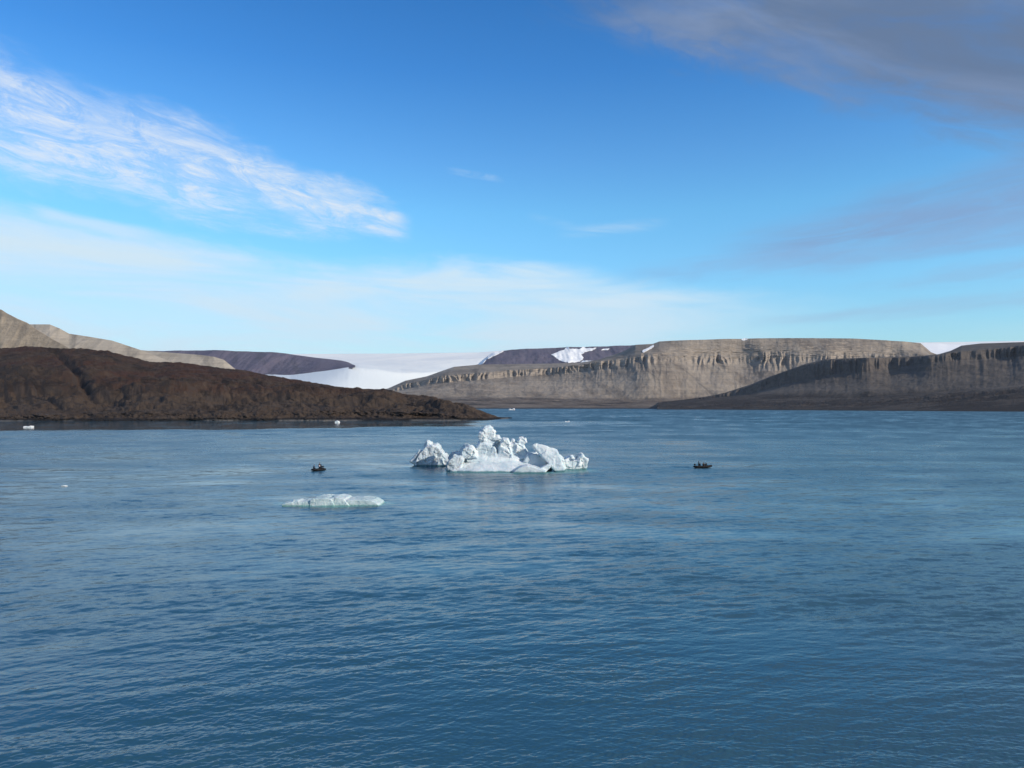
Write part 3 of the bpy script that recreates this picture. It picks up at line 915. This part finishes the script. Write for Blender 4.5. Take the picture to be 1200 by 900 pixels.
# snowfield in the saddle between the plateau and the ridge
xs = np.array([1070, 1080, 1090, 1100, 1110, 1120, 1130, 1140, 1160.])
sR = np.interp(xs, [1070, 1082, 1100, 1110, 1128, 1140, 1160], [402.5, 401.8, 402.3, 403.2, 403.6, 403.9, 404])
o, _ = terrain('snow_field', xs, [(8100, 420 + 0 * xs, 8), (8500, 414 + 0 * xs, 30), (9700, sR, 6)], m_sn, 2.0, None, back=800)


# ------------------------------------------------------------------ ice
def ice_mat(name, c0, c1, c2, deep, zdeep, dirt_shade=False):
    m, N, b, out = new_mat(name)
    geo = N.new('ShaderNodeNewGeometry')
    pos = geo.outputs['Position']
    x, y, z = N.xyz(pos)
    n1 = N.noise(pos, 0.35, 6.0, 0.6, 0.6)
    n2 = N.noise(N.vm('MULTIPLY', pos, (1, 1, 2.5)), 1.7, 6.0, 0.65, 0.3)
    c = N.mix(N.ss(n1, 0.36, 0.62), c0, c1)
    c = N.mix(N.ss(n2, 0.52, 0.72, 0.0, 0.7), c, c2)
    if dirt_shade:   # silt bands in the old ice at its left end
        dv = N.m('ABSOLUTE', N.m('SUBTRACT', N.noise(pos, 0.30, 5.0, 0.6, 1.0), 0.5))
        dm = N.m('MULTIPLY', N.ss(dv, 0.0, 0.022, 0.75, 0.0), N.m('MULTIPLY', N.ss(x, -13.0, -9.5, 1.0, 0.0), N.ss(z, 5.0, 7.5, 1.0, 0.0)))
        c = N.mix(dm, c, (0.16, 0.145, 0.13))
        flank = N.m('MULTIPLY', N.ss(N.m('ADD', x, N.m('MULTIPLY', n1, 3.0)), -15.5, -14.0, 0.55, 0.0), N.ss(x, -20.5, -19.5))  # left flank greyed: its shade is painted into the ice colour along with dirt
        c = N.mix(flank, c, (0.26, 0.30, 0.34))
    # wave-washed foot of the ice, with the dark of the undercut painted in
    wet_shade = N.ss(N.m('ADD', z, N.m('MULTIPLY', N.m('SUBTRACT', n1, 0.5), 0.6)), zdeep * 0.3, zdeep, 1.0, 0.0)
    c = N.mix(wet_shade, c, deep)
    N.put(b.inputs['Base Color'], c)
    b.inputs['Roughness'].default_value = 0.55
    b.inputs['IOR'].default_value = 1.31
    b.inputs['Subsurface Weight'].default_value = 0.25
    b.inputs['Subsurface Radius'].default_value = (0.25, 0.6, 0.8)
    b.inputs['Subsurface Scale'].default_value = 0.6
    bp = N.new('ShaderNodeBump')
    bp.inputs['Strength'].default_value = 0.7
    bp.inputs['Distance'].default_value = 0.25
    N.put(bp.inputs['Height'], N.noise(pos, 1.6, 7.0, 0.65))
    N.put(b.inputs['Normal'], bp.outputs[0])
    return m


m_berg = ice_mat('berg_ice', (0.50, 0.59, 0.64), (0.68, 0.73, 0.745), (0.42, 0.53, 0.60), (0.10, 0.21, 0.23), 0.60, dirt_shade=True)
m_floe = ice_mat('floe_ice', (0.40, 0.52, 0.54), (0.56, 0.64, 0.65), (0.36, 0.48, 0.47), (0.22, 0.38, 0.36), 0.30)


def lump(name, hulls, mat, voxel=0.16, disp=0.35, fine=0.08, seed=0, dscale=2.2, smooth_it=1, wfn=None):
    """Convex chunks, each a traced outline given a depth range, fused into one continuous body and weathered."""
    bm = bmesh.new()
    for (poly, ya, yb, sh) in hulls:
        sh = min(0.93, sh + 0.12)
        cx = sum(p[0] for p in poly) / len(poly)
        cy = sum(p[1] for p in poly) / len(poly)
        vs_ = []
        ym = (ya + yb) / 2 if ya else 0
        for (yy, f) in () if not ya else ((ya, sh), (ya * 0.65 + yb * 0.35, 1.0), (ya * 0.35 + yb * 0.65, 1.0), (yb, sh)):
            for (px, py) in (poly if ya else []):
                q = WP(cx + (px - cx) * f, cy + (py - cy) * f, ym)
                vs_.append(bm.verts.new((q[0] * 1.0, yy, q[2])))
        if not ya:
            for (px, py, yy) in poly:
                vs_.append(bm.verts.new(WP(px, py, yy)))
        r = bmesh.ops.convex_hull(bm, input=vs_)
        bmesh.ops.delete(bm, geom=[g for g in r['geom_interior'] if isinstance(g, bmesh.types.BMVert)], context='VERTS')
    me = bpy.data.meshes.new(name)
    bm.to_mesh(me)
    bm.free()
    tmp = bpy.data.objects.new('tmp', me)
    COL.objects.link(tmp)
    md = tmp.modifiers.new('r', 'REMESH')
    md.mode = 'VOXEL'
    md.voxel_size = voxel
    ms = tmp.modifiers.new('s', 'SMOOTH')
    ms.iterations = smooth_it
    ms.factor = 0.5
    dg = bpy.context.evaluated_depsgraph_get()
    m2 = bpy.data.meshes.new_from_object(tmp.evaluated_get(dg))
    bpy.data.objects.remove(tmp)
    n = len(m2.vertices)
    co = np.empty(n * 3, np.float32)
    no = np.empty(n * 3, np.float32)
    m2.vertices.foreach_get('co', co)
    m2.vertex_normals.foreach_get('vector', no)
    co = co.reshape(-1, 3).astype(float)
    no = no.reshape(-1, 3)
    s = dscale
    d = 0.7 * disp * (ridged(co[:, 0] / s, co[:, 1] / s, co[:, 2] / s, 3, 0.5, seed + 1) - 0.55)
    d += disp * 0.4 * fbm(co[:, 0] / s / 1.7, co[:, 1] / s / 1.7, co[:, 2] / s / 1.7, 3, 0.5, seed + 5)
    rng = np.random.default_rng(seed)
    lo_, hi_ = co.min(0) - 0.5, co.max(0) + 0.5
    for cell, a in ((dscale * 1.1, 0.75), (dscale * 0.5, 0.22)):
        m = int(min(1500, max(8, (hi_ - lo_).prod() / cell ** 3)))
        C = rng.uniform(lo_, hi_, (m, 3))
        G = rng.normal(size=(m, 3)) * a * disp / cell
        A0 = rng.uniform(-1, 1, m) * disp * a * 0.6
        best = np.empty(n, int)
        for q in range(0, n, 4000):
            dd = ((co[q:q + 4000, None, :] - C[None]) ** 2).sum(-1)
            best[q:q + 4000] = dd.argmin(1)
        d += A0[best] + ((co - C[best]) * G[best]).sum(1)
    d += fine * fbm(co[:, 0] / 0.5, co[:, 1] / 0.5, co[:, 2] / 0.5, 3, 0.6, seed + 9)
    if wfn is not None:
        d *= wfn(co)
    co = co + no * d[:, None]
    c0 = Vector(co.mean(0))
    base = np.array([c0.x, c0.y, 0.0])
    m2.vertices.foreach_set('co', (co - base).reshape(-1).astype(np.float32))
    m2.name = name
    m2.materials.clear()
    m2.materials.append(mat)
    m2.polygons.foreach_set('use_smooth', np.full(len(m2.polygons), True))
    m2.update()
    o = link(name, m2)
    o.location = base
    return o


H = [
    # apron: long smooth shelf rising gently to the back
    ([(528, 557, 209.5), (545, 558.5, 208), (600, 558.5, 208), (640, 557, 209), (527, 551, 210.5), (534, 543, 214), (545, 537, 217.5), (553, 534, 219.5),
      (585, 533.2, 220), (620, 533.2, 220), (631, 540, 217), (639, 549, 212.5), (600, 551.5, 208.8), (560, 551.5, 208.8), (600, 541, 214), (570, 541, 214),
      (534, 556, 224), (553, 552, 226), (600, 552, 226), (630, 552, 225)], None, None, 1),
    # left block
    ([(524, 546), (527, 538), (533, 533), (541, 533.5), (545, 538), (541, 548), (536, 556), (526, 556)], 211, 219, 0.85),
    ([(540, 529), (545, 522.5), (552, 523.5), (558, 529), (561, 537), (541, 538)], 213, 218, 0.7),
    ([(526, 536), (530, 530), (536, 529), (540, 531), (541, 540), (528, 542)], 219, 223, 0.7),
    # middle mass
    ([(553, 540), (556, 528), (560, 521), (563, 518.5), (570, 520), (577, 520), (583, 527), (586, 540)], 215, 223, 0.8),
    ([(560, 511), (561.5, 506), (565, 505), (568, 508), (568, 518), (563, 519)], 217, 219.6, 0.7),
    ([(565, 505), (568, 501), (573, 499), (578, 501), (580.5, 506), (580, 513), (577, 521), (567, 522)], 217, 221, 0.72),
    ([(576, 515), (580, 511.5), (584, 511), (587.5, 514), (585, 520), (577, 524)], 217, 221, 0.7),
    ([(582, 537), (586, 519), (590, 514.5), (595, 513.5), (598, 518), (601, 537)], 215, 219, 0.75),
    ([(548, 545), (552, 533), (560, 529), (585, 528), (612, 529), (622, 533), (640, 540), (640, 548)], 217, 225, 0.85),
    ([(645, 552), (650, 541), (664, 538), (680, 538), (680, 552)], 217, 224, 0.9),
    ([(552, 536), (557, 526), (563, 519.5), (582, 519), (600, 519.5), (612, 521), (618, 532), (618, 540)], 217.5, 222, 0.9),
    ([(525, 546), (530, 535), (543, 528), (556, 526), (560, 545)], 215, 222, 0.9),
    ([(612, 540), (618, 531), (628, 531), (640, 537), (642, 548)], 214, 222, 0.9),
    # tumbled slope joining the ruins to the shelf
    ([(547, 536, 214), (556, 529, 217), (565, 524, 218), (582, 523, 218.5), (600, 524.5, 218.5), (615, 530, 218), (622, 535, 216), (600, 540, 214.6), (570, 541, 214.2),
      (547, 541, 213.5), (552, 545, 223), (565, 526, 222), (600, 526, 222), (618, 545, 222)], None, None, 1),
    # right pieces behind the shelf
    ([(595, 537), (597, 520), (600, 519), (604, 521.5), (609, 519), (614, 522), (618, 533), (618, 537)], 216, 221, 0.8),
    ([(598.3, 517), (600, 514), (602.5, 514.5), (603.5, 519), (599, 522)], 218, 219.2, 0.8),
    ([(606.5, 517), (609.5, 513.5), (612, 512.4), (616, 514), (617.6, 518), (614, 522), (608, 521.5)], 217, 219.3, 0.7),
    # leaning arm
    ([(624, 521.5, 213), (628, 520, 213), (634, 521, 213), (625, 526, 213.5), (624, 521.5, 216), (634, 521, 216.5), (648, 527, 213), (652, 526.3, 213),
      (653.5, 529.5, 212.5), (653, 527, 216), (655.5, 541, 211.5), (662.5, 550.5, 210.5), (660, 555, 210.5), (652, 554, 210.5), (638, 535, 212),
      (656, 541, 216), (661, 551, 215), (645, 543, 215)], None, None, 1),
    ([(627, 556), (625, 537), (632, 532), (640, 539), (646, 547), (645, 556)], 214.5, 221, 0.85),
    # low right part
    ([(648, 552), (650, 535), (656, 535), (660, 538.5), (663, 552)], 215, 224, 0.85),
    ([(657, 552), (660, 538.5), (666, 534.3), (671, 534.5), (675, 541), (675, 552)], 218, 225, 0.85),
    ([(668, 552), (670, 539), (676, 538.5), (679, 552)], 220, 225, 0.85),
    ([(675.5, 552), (676.5, 535), (681, 532.3), (683.5, 534.5), (686.5, 538), (687.5, 552)], 219, 225, 0.85),
    # round foot in front
    ([(597, 556), (603, 549.5), (611, 545.5), (618, 544.3), (625, 546), (632, 549.5), (641, 551), (640, 556)], 206, 212.5, 0.9),
    ([(626, 553), (634, 547), (641, 544.5), (647, 545), (640, 552.5), (630, 556)], 209, 213.5, 0.85),
]


def apron_w(co):
    px, py = to_px(co)
    a = sst(528, 540, px) * (1 - sst(632, 645, px)) * sst(531, 538, py) * (1 - sst(219, 222, co[:, 1]))
    arm = sst(620, 624, px) * (1 - sst(660, 664, px)) * (1 - sst(216, 217, co[:, 1])) * (1 - a)
    return (1 - 0.85 * a) * (1 - 0.62 * arm)


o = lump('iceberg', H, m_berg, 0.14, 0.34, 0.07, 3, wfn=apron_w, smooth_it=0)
tag(o, 'large white iceberg with a tall spire, broken turrets and a smooth sloping shelf', 'iceberg')
H = [
    ([(486, 550), (488, 538), (493, 529), (498, 524), (502, 521), (508, 521), (514, 522), (520, 530), (526, 538), (526, 543), (522, 550)], 231, 239, 0.82),
    ([(497, 540), (498.5, 519), (500.5, 515), (503, 515.4), (506.5, 519), (509, 530), (508, 540)], 233, 236.5, 0.6),
    ([(505, 535), (508, 519.5), (512, 519.3), (515, 522), (518, 535)], 233, 237, 0.7),
    ([(480.5, 540.5), (487, 534.5), (494, 527.5), (497, 534), (496, 543), (484, 543)], 232, 236, 0.8),
    ([(512, 549), (513, 540), (519, 537), (525, 539), (527, 544), (524, 549)], 230.5, 234, 0.85),
]
o = lump('iceberg', H, m_berg, 0.14, 0.36, 0.08, 23)
tag(o, 'small pointed white iceberg with an undercut foot, just left of the large iceberg', 'iceberg')
H = [
    ([(332, 589.5), (341, 587.2), (352, 586), (372, 586), (385, 589), (383, 595), (335, 594)], 139, 143.5, 0.8),
    ([(340, 594), (341, 588), (346, 585.4), (353, 585), (357, 588), (357, 594)], 139.6, 143, 0.7),
    ([(353, 594), (355, 586.5), (362, 584.5), (370, 584), (375, 594)], 139.6, 143.5, 0.7),
    ([(345, 596), (350, 587), (370, 584), (440, 584), (447, 588), (446, 596)], 139.2, 145, 0.8),
    ([(366, 595), (368, 584), (372, 581.6), (386, 580.8), (394, 583), (400, 595)], 138.8, 145, 0.8),
    ([(380, 595), (384, 582), (399, 580.2), (408, 582), (418, 595)], 139.0, 145.5, 0.8),
    ([(400, 595), (404, 584), (418, 583.2), (430, 582.8), (441, 584.4), (447, 588), (450, 591), (447, 595)], 139.2, 145.5, 0.8),
]
o = lump('ice_floe', H, m_floe, 0.07, 0.065, 0.02, 43, 1.3, smooth_it=4)
tag(o, 'long low slab of pale blue-green ice floating in front of the large iceberg', 'ice floe')


m_chunk = ice_mat('chunk_ice', (0.66, 0.71, 0.73), (0.78, 0.80, 0.80), (0.60, 0.67, 0.71), (0.55, 0.64, 0.67), 0.05)


def bit(px, py, w, h, seed, label, two=False, mat=None, name='ice_chunk'):
    Y = CAM_H * F / (py - HZ)
    k = Y / F
    s = min(w, h)
    hull = [([(px - w / 2, py + 0.4 * h), (px - w * 0.42, py - h * 0.5), (px - w * 0.1, py - h * (0.75 if two else 1.0)), (px + w * 0.25, py - h * 0.8), (px + w / 2, py + 0.4 * h)],
             Y - w * k * 0.3, Y + w * k * 0.3, 0.8)]
    if two:
        hull = [([(px - w / 2, py + 0.4 * h), (px - w * 0.45, py - h * 0.65), (px - w * 0.25, py - h * 0.7), (px + w * 0.1, py - h * 0.35), (px + w * 0.2, py + 0.4 * h)], Y - w * k * 0.25, Y + w * k * 0.2, 0.8),
                ([(px + w * 0.02, py + 0.4 * h), (px + w * 0.15, py - h * 0.7), (px + w * 0.35, py - h), (px + w / 2, py - h * 0.8), (px + w * 0.45, py + 0.4 * h)], Y - w * k * 0.25, Y + w * k * 0.3, 0.8)]
    o = lump(name, hull, mat or m_chunk, max(s * k / 9, 0.03), s * k * 0.12, s * k * 0.02, seed, s * k * 0.8, 1)
    tag(o, label, 'ice chunk' if name == 'ice_chunk' else 'rock')
    return o


bit(33.3, 500.8, 10.5, 1.9, 61, 'white two-humped chunk of ice off the left end of the dark headland', True)
bit(395.5, 495.2, 6.5, 2.2, 62, 'small bright white chunk of ice against the dark rocky shore, midway along the headland')
bit(664.5, 494.6, 6.0, 1.5, 63, 'tiny white ice chunk on the pale slick above the right end of the large iceberg', True)
bit(599.5, 480.6, 7.5, 2.2, 64, 'far white ice chunk with a pointed right end, beyond the tip of the dark headland', True)
bit(75.5, 569.6, 7.0, 0.9, 65, 'nearly sunken sliver of ice alone on the open water at the left')


# ------------------------------------------------------------------ boats and people
def flat_mat(name, col, rough=0.6, var=0.25, metal=0.0):
    m, N, b, out = new_mat(name)
    pos = N.new('ShaderNodeTexCoord').outputs['Object']
    n = N.noise(pos, 6.0, 5.0, 0.6)
    dk = tuple(c * (1 - var) for c in col)
    lt = tuple(min(1, c * (1 + var)) for c in col)
    N.put(b.inputs['Base Color'], N.mix(n, dk, lt))
    b.inputs['Roughness'].default_value = rough
    b.inputs['Metallic'].default_value = metal
    b.inputs['Specular IOR Level'].default_value = 0.2
    return m


m_rub = flat_mat('black_rubber', (0.009, 0.009, 0.011), 0.75)
m_deck = flat_mat('deck_panel', (0.025, 0.025, 0.028), 0.8)
m_mot = flat_mat('motor_paint', (0.015, 0.015, 0.017), 0.3)
m_met = flat_mat('steel', (0.3, 0.3, 0.3), 0.35, 0.1, 1.0)
m_jk = {k: flat_mat('cloth_' + k, c, 0.85) for k, c in {
    'black': (0.008, 0.008, 0.011), 'navy': (0.010, 0.012, 0.028), 'grey': (0.10, 0.085, 0.085), 'pale': (0.62, 0.50, 0.50), 'red': (0.12, 0.015, 0.015), 'brown': (0.04, 0.025, 0.02)}.items()}
m_skin = flat_mat('skin', (0.42, 0.26, 0.19), 0.6, 0.08)


def tube(name, pts, rad, mat, parent, n=14):
    rings = []
    pts = [Vector(p) for p in pts]
    bm = bmesh.new()
    for i, p in enumerate(pts):
        t = (pts[min(i + 1, len(pts) - 1)] - pts[max(i - 1, 0)]).normalized()
        a = t.cross(Vector((0, 0, 1)))
        a = a.normalized() if a.length > 1e-3 else Vector((1, 0, 0))
        bb = a.cross(t)
        r = rad[i] if isinstance(rad, (list, tuple)) else rad
        rings.append([bm.verts.new(p + (a * math.cos(2 * math.pi * k / n) + bb * math.sin(2 * math.pi * k / n)) * r) for k in range(n)])
    for A, B in zip(rings, rings[1:]):
        for k in range(n):
            bm.faces.new((A[k], A[(k + 1) % n], B[(k + 1) % n], B[k]))
    bm.faces.new(rings[0][::-1])
    bm.faces.new(rings[-1])
    bmesh.ops.recalc_face_normals(bm, faces=bm.faces)
    me = bpy.data.meshes.new(name)
    bm.to_mesh(me)
    bm.free()
    for p in me.polygons:
        p.use_smooth = len(p.vertices) == 4
    me.materials.append(mat)
    return link(name, me, parent)


def boxm(name, c, s, mat, parent, bev=0.03, taper=1.0):
    bm = bmesh.new()
    bmesh.ops.create_cube(bm, size=1)
    for v in bm.verts:
        f = taper if v.co.z > 0 else 1
        v.co = Vector((v.co.x * s[0] * f, v.co.y * s[1] * f, v.co.z * s[2])) + Vector(c)
    bmesh.ops.bevel(bm, geom=bm.edges[:], offset=bev, segments=3, affect='EDGES', profile=0.5)
    me = bpy.data.meshes.new(name)
    bm.to_mesh(me)
    bm.free()
    me.materials.append(mat)
    return link(name, me, parent)


def zodiac():
    root = bpy.data.objects.new('inflatable_boat', None)
    COL.objects.link(root)
    # bow towards +X, 5.4 m long
    half = [(-2.75, 0.80, 0.26, 0.07), (-2.45, 0.80, 0.26, 0.25), (-1.9, 0.80, 0.26, 0.27), (-0.5, 0.80, 0.27, 0.27), (0.8, 0.80, 0.29, 0.27), (1.5, 0.73, 0.34, 0.27),
            (2.05, 0.52, 0.42, 0.265), (2.38, 0.26, 0.50, 0.255)]
    pts = [(x, y, z) for x, y, z, r in half] + [(2.50, 0, 0.54)] + [(x, -y, z) for x, y, z, r in half[::-1]]
    rd = [r for *_, r in half] + [0.25] + [r for *_, r in half[::-1]]
    tube('tube', pts, rd, m_rub, root)
    bm = bmesh.new()
    pr = [(-2.3, 0.62), (1.3, 0.60), (1.9, 0.38), (2.2, 0.10)]
    ring = [(x, y) for x, y in pr] + [(x, -y) for x, y in pr[::-1]]
    lo_ = [bm.verts.new((x, y * 0.3, -0.12 + max(0, x - 1) * 0.16)) for x, y in ring]
    hi_ = [bm.verts.new((x, y, 0.16 + max(0, x - 1) * 0.10)) for x, y in ring]
    n = len(ring)
    for i in range(n):
        bm.faces.new((lo_[i], lo_[(i + 1) % n], hi_[(i + 1) % n], hi_[i]))
    bm.faces.new(hi_)
    bm.faces.new(lo_[::-1])
    bmesh.ops.recalc_face_normals(bm, faces=bm.faces)
    me = bpy.data.meshes.new('floor')
    bm.to_mesh(me)
    bm.free()
    me.materials.append(m_deck)
    link('floor', me, root)
    boxm('transom', (-2.28, 0, 0.36), (0.06, 1.12, 0.52), m_deck, root, 0.02)
    tube('grab_rope', [(x, y * 1.0 + 0.2 * (1 if y > 0 else -1), z + 0.20) for x, y, z, r in half[1:-1]], 0.018, m_jk['grey'], root, 8)
    tube('grab_rope', [(x, -(y + 0.2), z + 0.20) for x, y, z, r in half[1:-1]], 0.018, m_jk['grey'], root, 8)
    mo = boxm('outboard_motor', (-2.50, 0, 0.98), (0.56, 0.34, 0.42), m_mot, root, 0.09, 0.8)
    boxm('motor_leg', (-2.50, 0, 0.30), (0.18, 0.12, 1.0), m_mot, mo, 0.03)
    boxm('clamp_bracket', (-2.33, 0, 0.60), (0.16, 0.22, 0.20), m_met, mo, 0.02)
    tube('tiller', [(-2.3, 0, 0.92), (-2.0, 0.05, 0.95), (-1.72, 0.10, 0.97)], [0.03, 0.022, 0.028], m_mot, mo, 10)
    return root


def person_mesh(pose):
    """one continuous skinned body; +X is forward, origin at the feet (standing) or on the floor below the seat (seated)."""
    V, E, RD = [], [], []

    def v(p, r, par=None):
        V.append(Vector(p))
        RD.append(r)
        if par is not None:
            E.append((par, len(V) - 1))
        return len(V) - 1
    if pose == 'stand':
        hz, kn, ft = 0.92, (0.02, 0.50), (-0.02, 0.08)
        hx = 0.0
        lean = 0.03
    else:
        hz, hx, lean = 0.42, 0.0, 0.06
    pel = v((hx, 0, hz), 0.155)
    wst = v((hx + lean * 0.4, 0, hz + 0.17), 0.145, pel)
    ch = v((hx + lean, 0, hz + 0.38), 0.165, wst)
    up = v((hx + lean, 0, hz + 0.49), 0.13, ch)
    nk = v((hx + lean + 0.01, 0, hz + 0.58), 0.065, up)
    v((hx + lean + 0.02, 0, hz + 0.64), 0.06, nk)
    for s in (1, -1):
        hip = v((hx + 0.01, s * 0.10, hz - 0.05), 0.105, pel)
        if pose == 'stand':
            k = v((0.03, s * 0.13, 0.50), 0.075, hip)
            a = v((-0.03, s * 0.15, 0.10), 0.055, k)
            v((0.02, s * 0.15, 0.05), 0.055, a)
            v((0.15, s * 0.16, 0.04), 0.045, len(V) - 1)
        else:
            k = v((hx + 0.42, s * 0.15, hz + 0.02), 0.08, hip)
            a = v((hx + 0.40, s * 0.15, 0.10), 0.055, k)
            v((hx + 0.42, s * 0.15, 0.05), 0.055, a)
            v((hx + 0.56, s * 0.16, 0.04), 0.045, len(V) - 1)
        sh = v((hx + lean, s * 0.185, hz + 0.46), 0.085, up)
        if pose == 'stand' and s == -1:
            e = v((hx - 0.02, s * 0.30, hz + 0.20), 0.062, sh)
            w = v((hx - 0.22, s * 0.26, hz + 0.06), 0.048, e)
        elif pose == 'stand':
            e = v((hx + 0.02, s * 0.27, hz + 0.20), 0.062, sh)
            w = v((hx + 0.14, s * 0.24, hz + 0.00), 0.048, e)
        else:
            e = v((hx + 0.08, s * 0.27, hz + 0.20), 0.062, sh)
            w = v((hx + 0.30, s * 0.16, hz + 0.14), 0.048, e)
        d = (V[w] - V[e]).normalized()
        v(V[w] + d * 0.05, 0.042, w)
        v(V[w] + d * 0.11, 0.036, len(V) - 1)
    me = bpy.data.meshes.new('person')
    me.from_pydata(V, E, [])
    tmp = bpy.data.objects.new('tmp', me)
    COL.objects.link(tmp)
    sk = tmp.modifiers.new('skin', 'SKIN')
    for i, sv in enumerate(me.skin_vertices[0].data):
        sv.radius = (RD[i], RD[i])
        sv.use_root = i == 0
    ss_ = tmp.modifiers.new('sub', 'SUBSURF')
    ss_.levels = 1
    dg = bpy.context.evaluated_depsgraph_get()
    m2 = bpy.data.meshes.new_from_object(tmp.evaluated_get(dg))
    bpy.data.objects.remove(tmp)
    m2.polygons.foreach_set('use_smooth', np.full(len(m2.polygons), True))
    return m2, Vector((hx + lean + 0.03, 0, hz + 0.75))


def ball(bm, c, r, sc=(1, 1, 1), seg=16):
    g = bmesh.ops.create_uvsphere(bm, u_segments=seg, v_segments=seg * 3 // 4, radius=r)
    for v in g['verts']:
        v.co = Vector((v.co.x * sc[0], v.co.y * sc[1], v.co.z * sc[2])) + Vector(c)
    return g['verts']


def head_mesh():
    bm = bmesh.new()
    vs_ = ball(bm, (0, 0, 0), 0.105, (0.98, 0.80, 1.14), 20)
    for v in vs_:
        if v.co.z < -0.02:
            v.co.x += 0.01
            v.co.y *= 1 + v.co.z * 1.6
    ball(bm, (0.108, 0, -0.012), 0.018, (1, 0.7, 1.3), 8)               # nose
    ball(bm, (0.094, 0, -0.052), 0.016, (0.5, 1.5, 0.45), 8)            # mouth
    for s in (1, -1):
        ball(bm, (0.092, s * 0.034, 0.008), 0.013, (0.7, 1.2, 0.8), 8)  # eyes
        ball(bm, (0.0, s * 0.084, -0.005), 0.026, (0.7, 0.4, 1.2), 8)   # ears
    me = bpy.data.meshes.new('head')
    bm.to_mesh(me)
    bm.free()
    for p in me.polygons:
        p.use_smooth = True
    me.materials.append(m_skin)
    return me


def hat_mesh(mat):
    bm = bmesh.new()
    vs_ = ball(bm, (-0.012, 0, 0.02), 0.122, (1.0, 0.86, 1.02), 18)
    cut = [v for v in vs_ if v.co.z < 0.02 and v.co.x > 0.02]
    bmesh.ops.delete(bm, geom=cut, context='VERTS')
    me = bpy.data.meshes.new('hood')
    bm.to_mesh(me)
    bm.free()
    for p in me.polygons:
        p.use_smooth = True
    me.materials.append(mat)
    return me


def vest_mesh(mat, hz, lean):
    bm = bmesh.new()
    rings = []
    for (z, rx, ry) in ((hz + 0.14, 0.185, 0.20), (hz + 0.26, 0.20, 0.215), (hz + 0.40, 0.205, 0.225), (hz + 0.50, 0.15, 0.17)):
        rings.append([bm.verts.new((lean + rx * math.cos(a), ry * math.sin(a), z)) for a in np.linspace(0, 2 * math.pi, 18, endpoint=False)])
    for A, B in zip(rings, rings[1:]):
        for k in range(18):
            bm.faces.new((A[k], A[(k + 1) % 18], B[(k + 1) % 18], B[k]))
    me = bpy.data.meshes.new('life_vest')
    bm.to_mesh(me)
    bm.free()
    for p in me.polygons:
        p.use_smooth = True
    me.materials.append(mat)
    return me


BODY = {p: person_mesh(p) for p in ('stand', 'sit')}
HEAD = head_mesh()


def person(boat_M, x, y, yaw, pose, jacket, label, hood=None, vest=None, z=None, group=None, s=1.05):
    me, hc = BODY[pose]
    me = me.copy()
    me.materials.clear()
    me.materials.append(m_jk[jacket])
    o = link('person', me)
    zz = 0.17 if z is None else z
    o.matrix_world = boat_M @ Matrix.Translation((x, y, zz)) @ Matrix.Rotation(yaw, 4, 'Z') @ Matrix.Scale(s, 4)
    h = link('head', HEAD, o)
    h.location = hc
    k = link('hood', hat_mesh(m_jk[hood or jacket]), o)
    k.location = hc
    if vest:
        hz, lean = (0.92, 0.03) if pose == 'stand' else (0.42, 0.06)
        link('life_vest', vest_mesh(m_jk[vest], hz, lean), o)
    tag(o, label, 'person', group)
    return o


def place_boat(px, py, yaw, label):
    Y = CAM_H * F / (py - HZ)
    root = zodiac()
    root.location = ((px - 600) / F * Y, Y, 0.02)
    root.rotation_euler = (0, 0, yaw)
    bpy.context.view_layer.update()
    tag(root, label, 'inflatable boat', 'black inflatable boats carrying passengers')
    return Matrix.Translation(root.location) @ Matrix.Rotation(yaw, 4, 'Z')


# left boat: heading left and a little towards the camera, four people
M = place_boat(373.2, 551.4, R(180 + 70), 'black inflatable boat carrying four dark figures, left of the icebergs')
person(M, -1.45, -0.42, 0.0, 'stand', 'black', 'person in black standing at the back of the boat left of the icebergs', s=1.1)
person(M, -0.6, 0.74, R(-90), 'sit', 'black', 'hooded person in black seated on the right-hand side of the boat left of the icebergs', z=0.14, s=1.18)
person(M, 0.9, -0.76, R(90), 'sit', 'navy', 'person in dark navy seated nearest the bow of the boat left of the icebergs', z=0.14, s=1.18)
person(M, -0.25, 0.30, R(30), 'stand', 'black', 'person with a pale pink life vest in the boat left of the icebergs', vest='pale', s=0.95)
# right boat: bow to the right
M = place_boat(823.3, 547.9, R(6), 'black inflatable boat side-on with its bow to the right, right of the large iceberg')
person(M, -1.35, 0.10, 0.0, 'stand', 'black', 'person in black standing at the stern of the boat right of the iceberg', s=0.96)
person(M, -0.75, 0.74, R(-90), 'sit', 'black', 'person in black seated near the stern of the boat right of the iceberg', z=0.14)
person(M, 0.05, -0.74, R(90), 'sit', 'brown', 'person in brown seated back to camera in the boat right of the iceberg', z=0.14, vest='brown')
person(M, 0.35, 0.74, R(-90), 'sit', 'grey', 'person in grey seated on the far tube amidships in the boat right of the iceberg', z=0.14)
person(M, 1.15, 0.72, R(-100), 'sit', 'black', 'person in black seated nearest the bow of the boat right of the iceberg', z=0.14)


# ------------------------------------------------------------------ haze
HAZE = 1.0e-5
if HAZE:
    bm = bmesh.new()
    bmesh.ops.create_cube(bm, size=1)
    for v in bm.verts:
        v.co = Vector((v.co.x * 124000, v.co.y * 124000, 1300 if v.co.z > 0 else -60))
    me = bpy.data.meshes.new('haze')
    bm.to_mesh(me)
    bm.free()
    m = bpy.data.materials.new('haze_air')
    m.use_nodes = True
    m.node_tree.nodes.clear()
    N = NT(m.node_tree)
    out = N.new('ShaderNodeOutputMaterial')
    v = N.new('ShaderNodeVolumePrincipled')
    v.inputs['Color'].default_value = (0.72, 0.84, 1.0, 1)
    v.inputs['Density'].default_value = HAZE
    N.l.new(v.outputs[0], out.inputs['Volume'])
    me.materials.append(m)
    structure('haze', me, 'stuff')
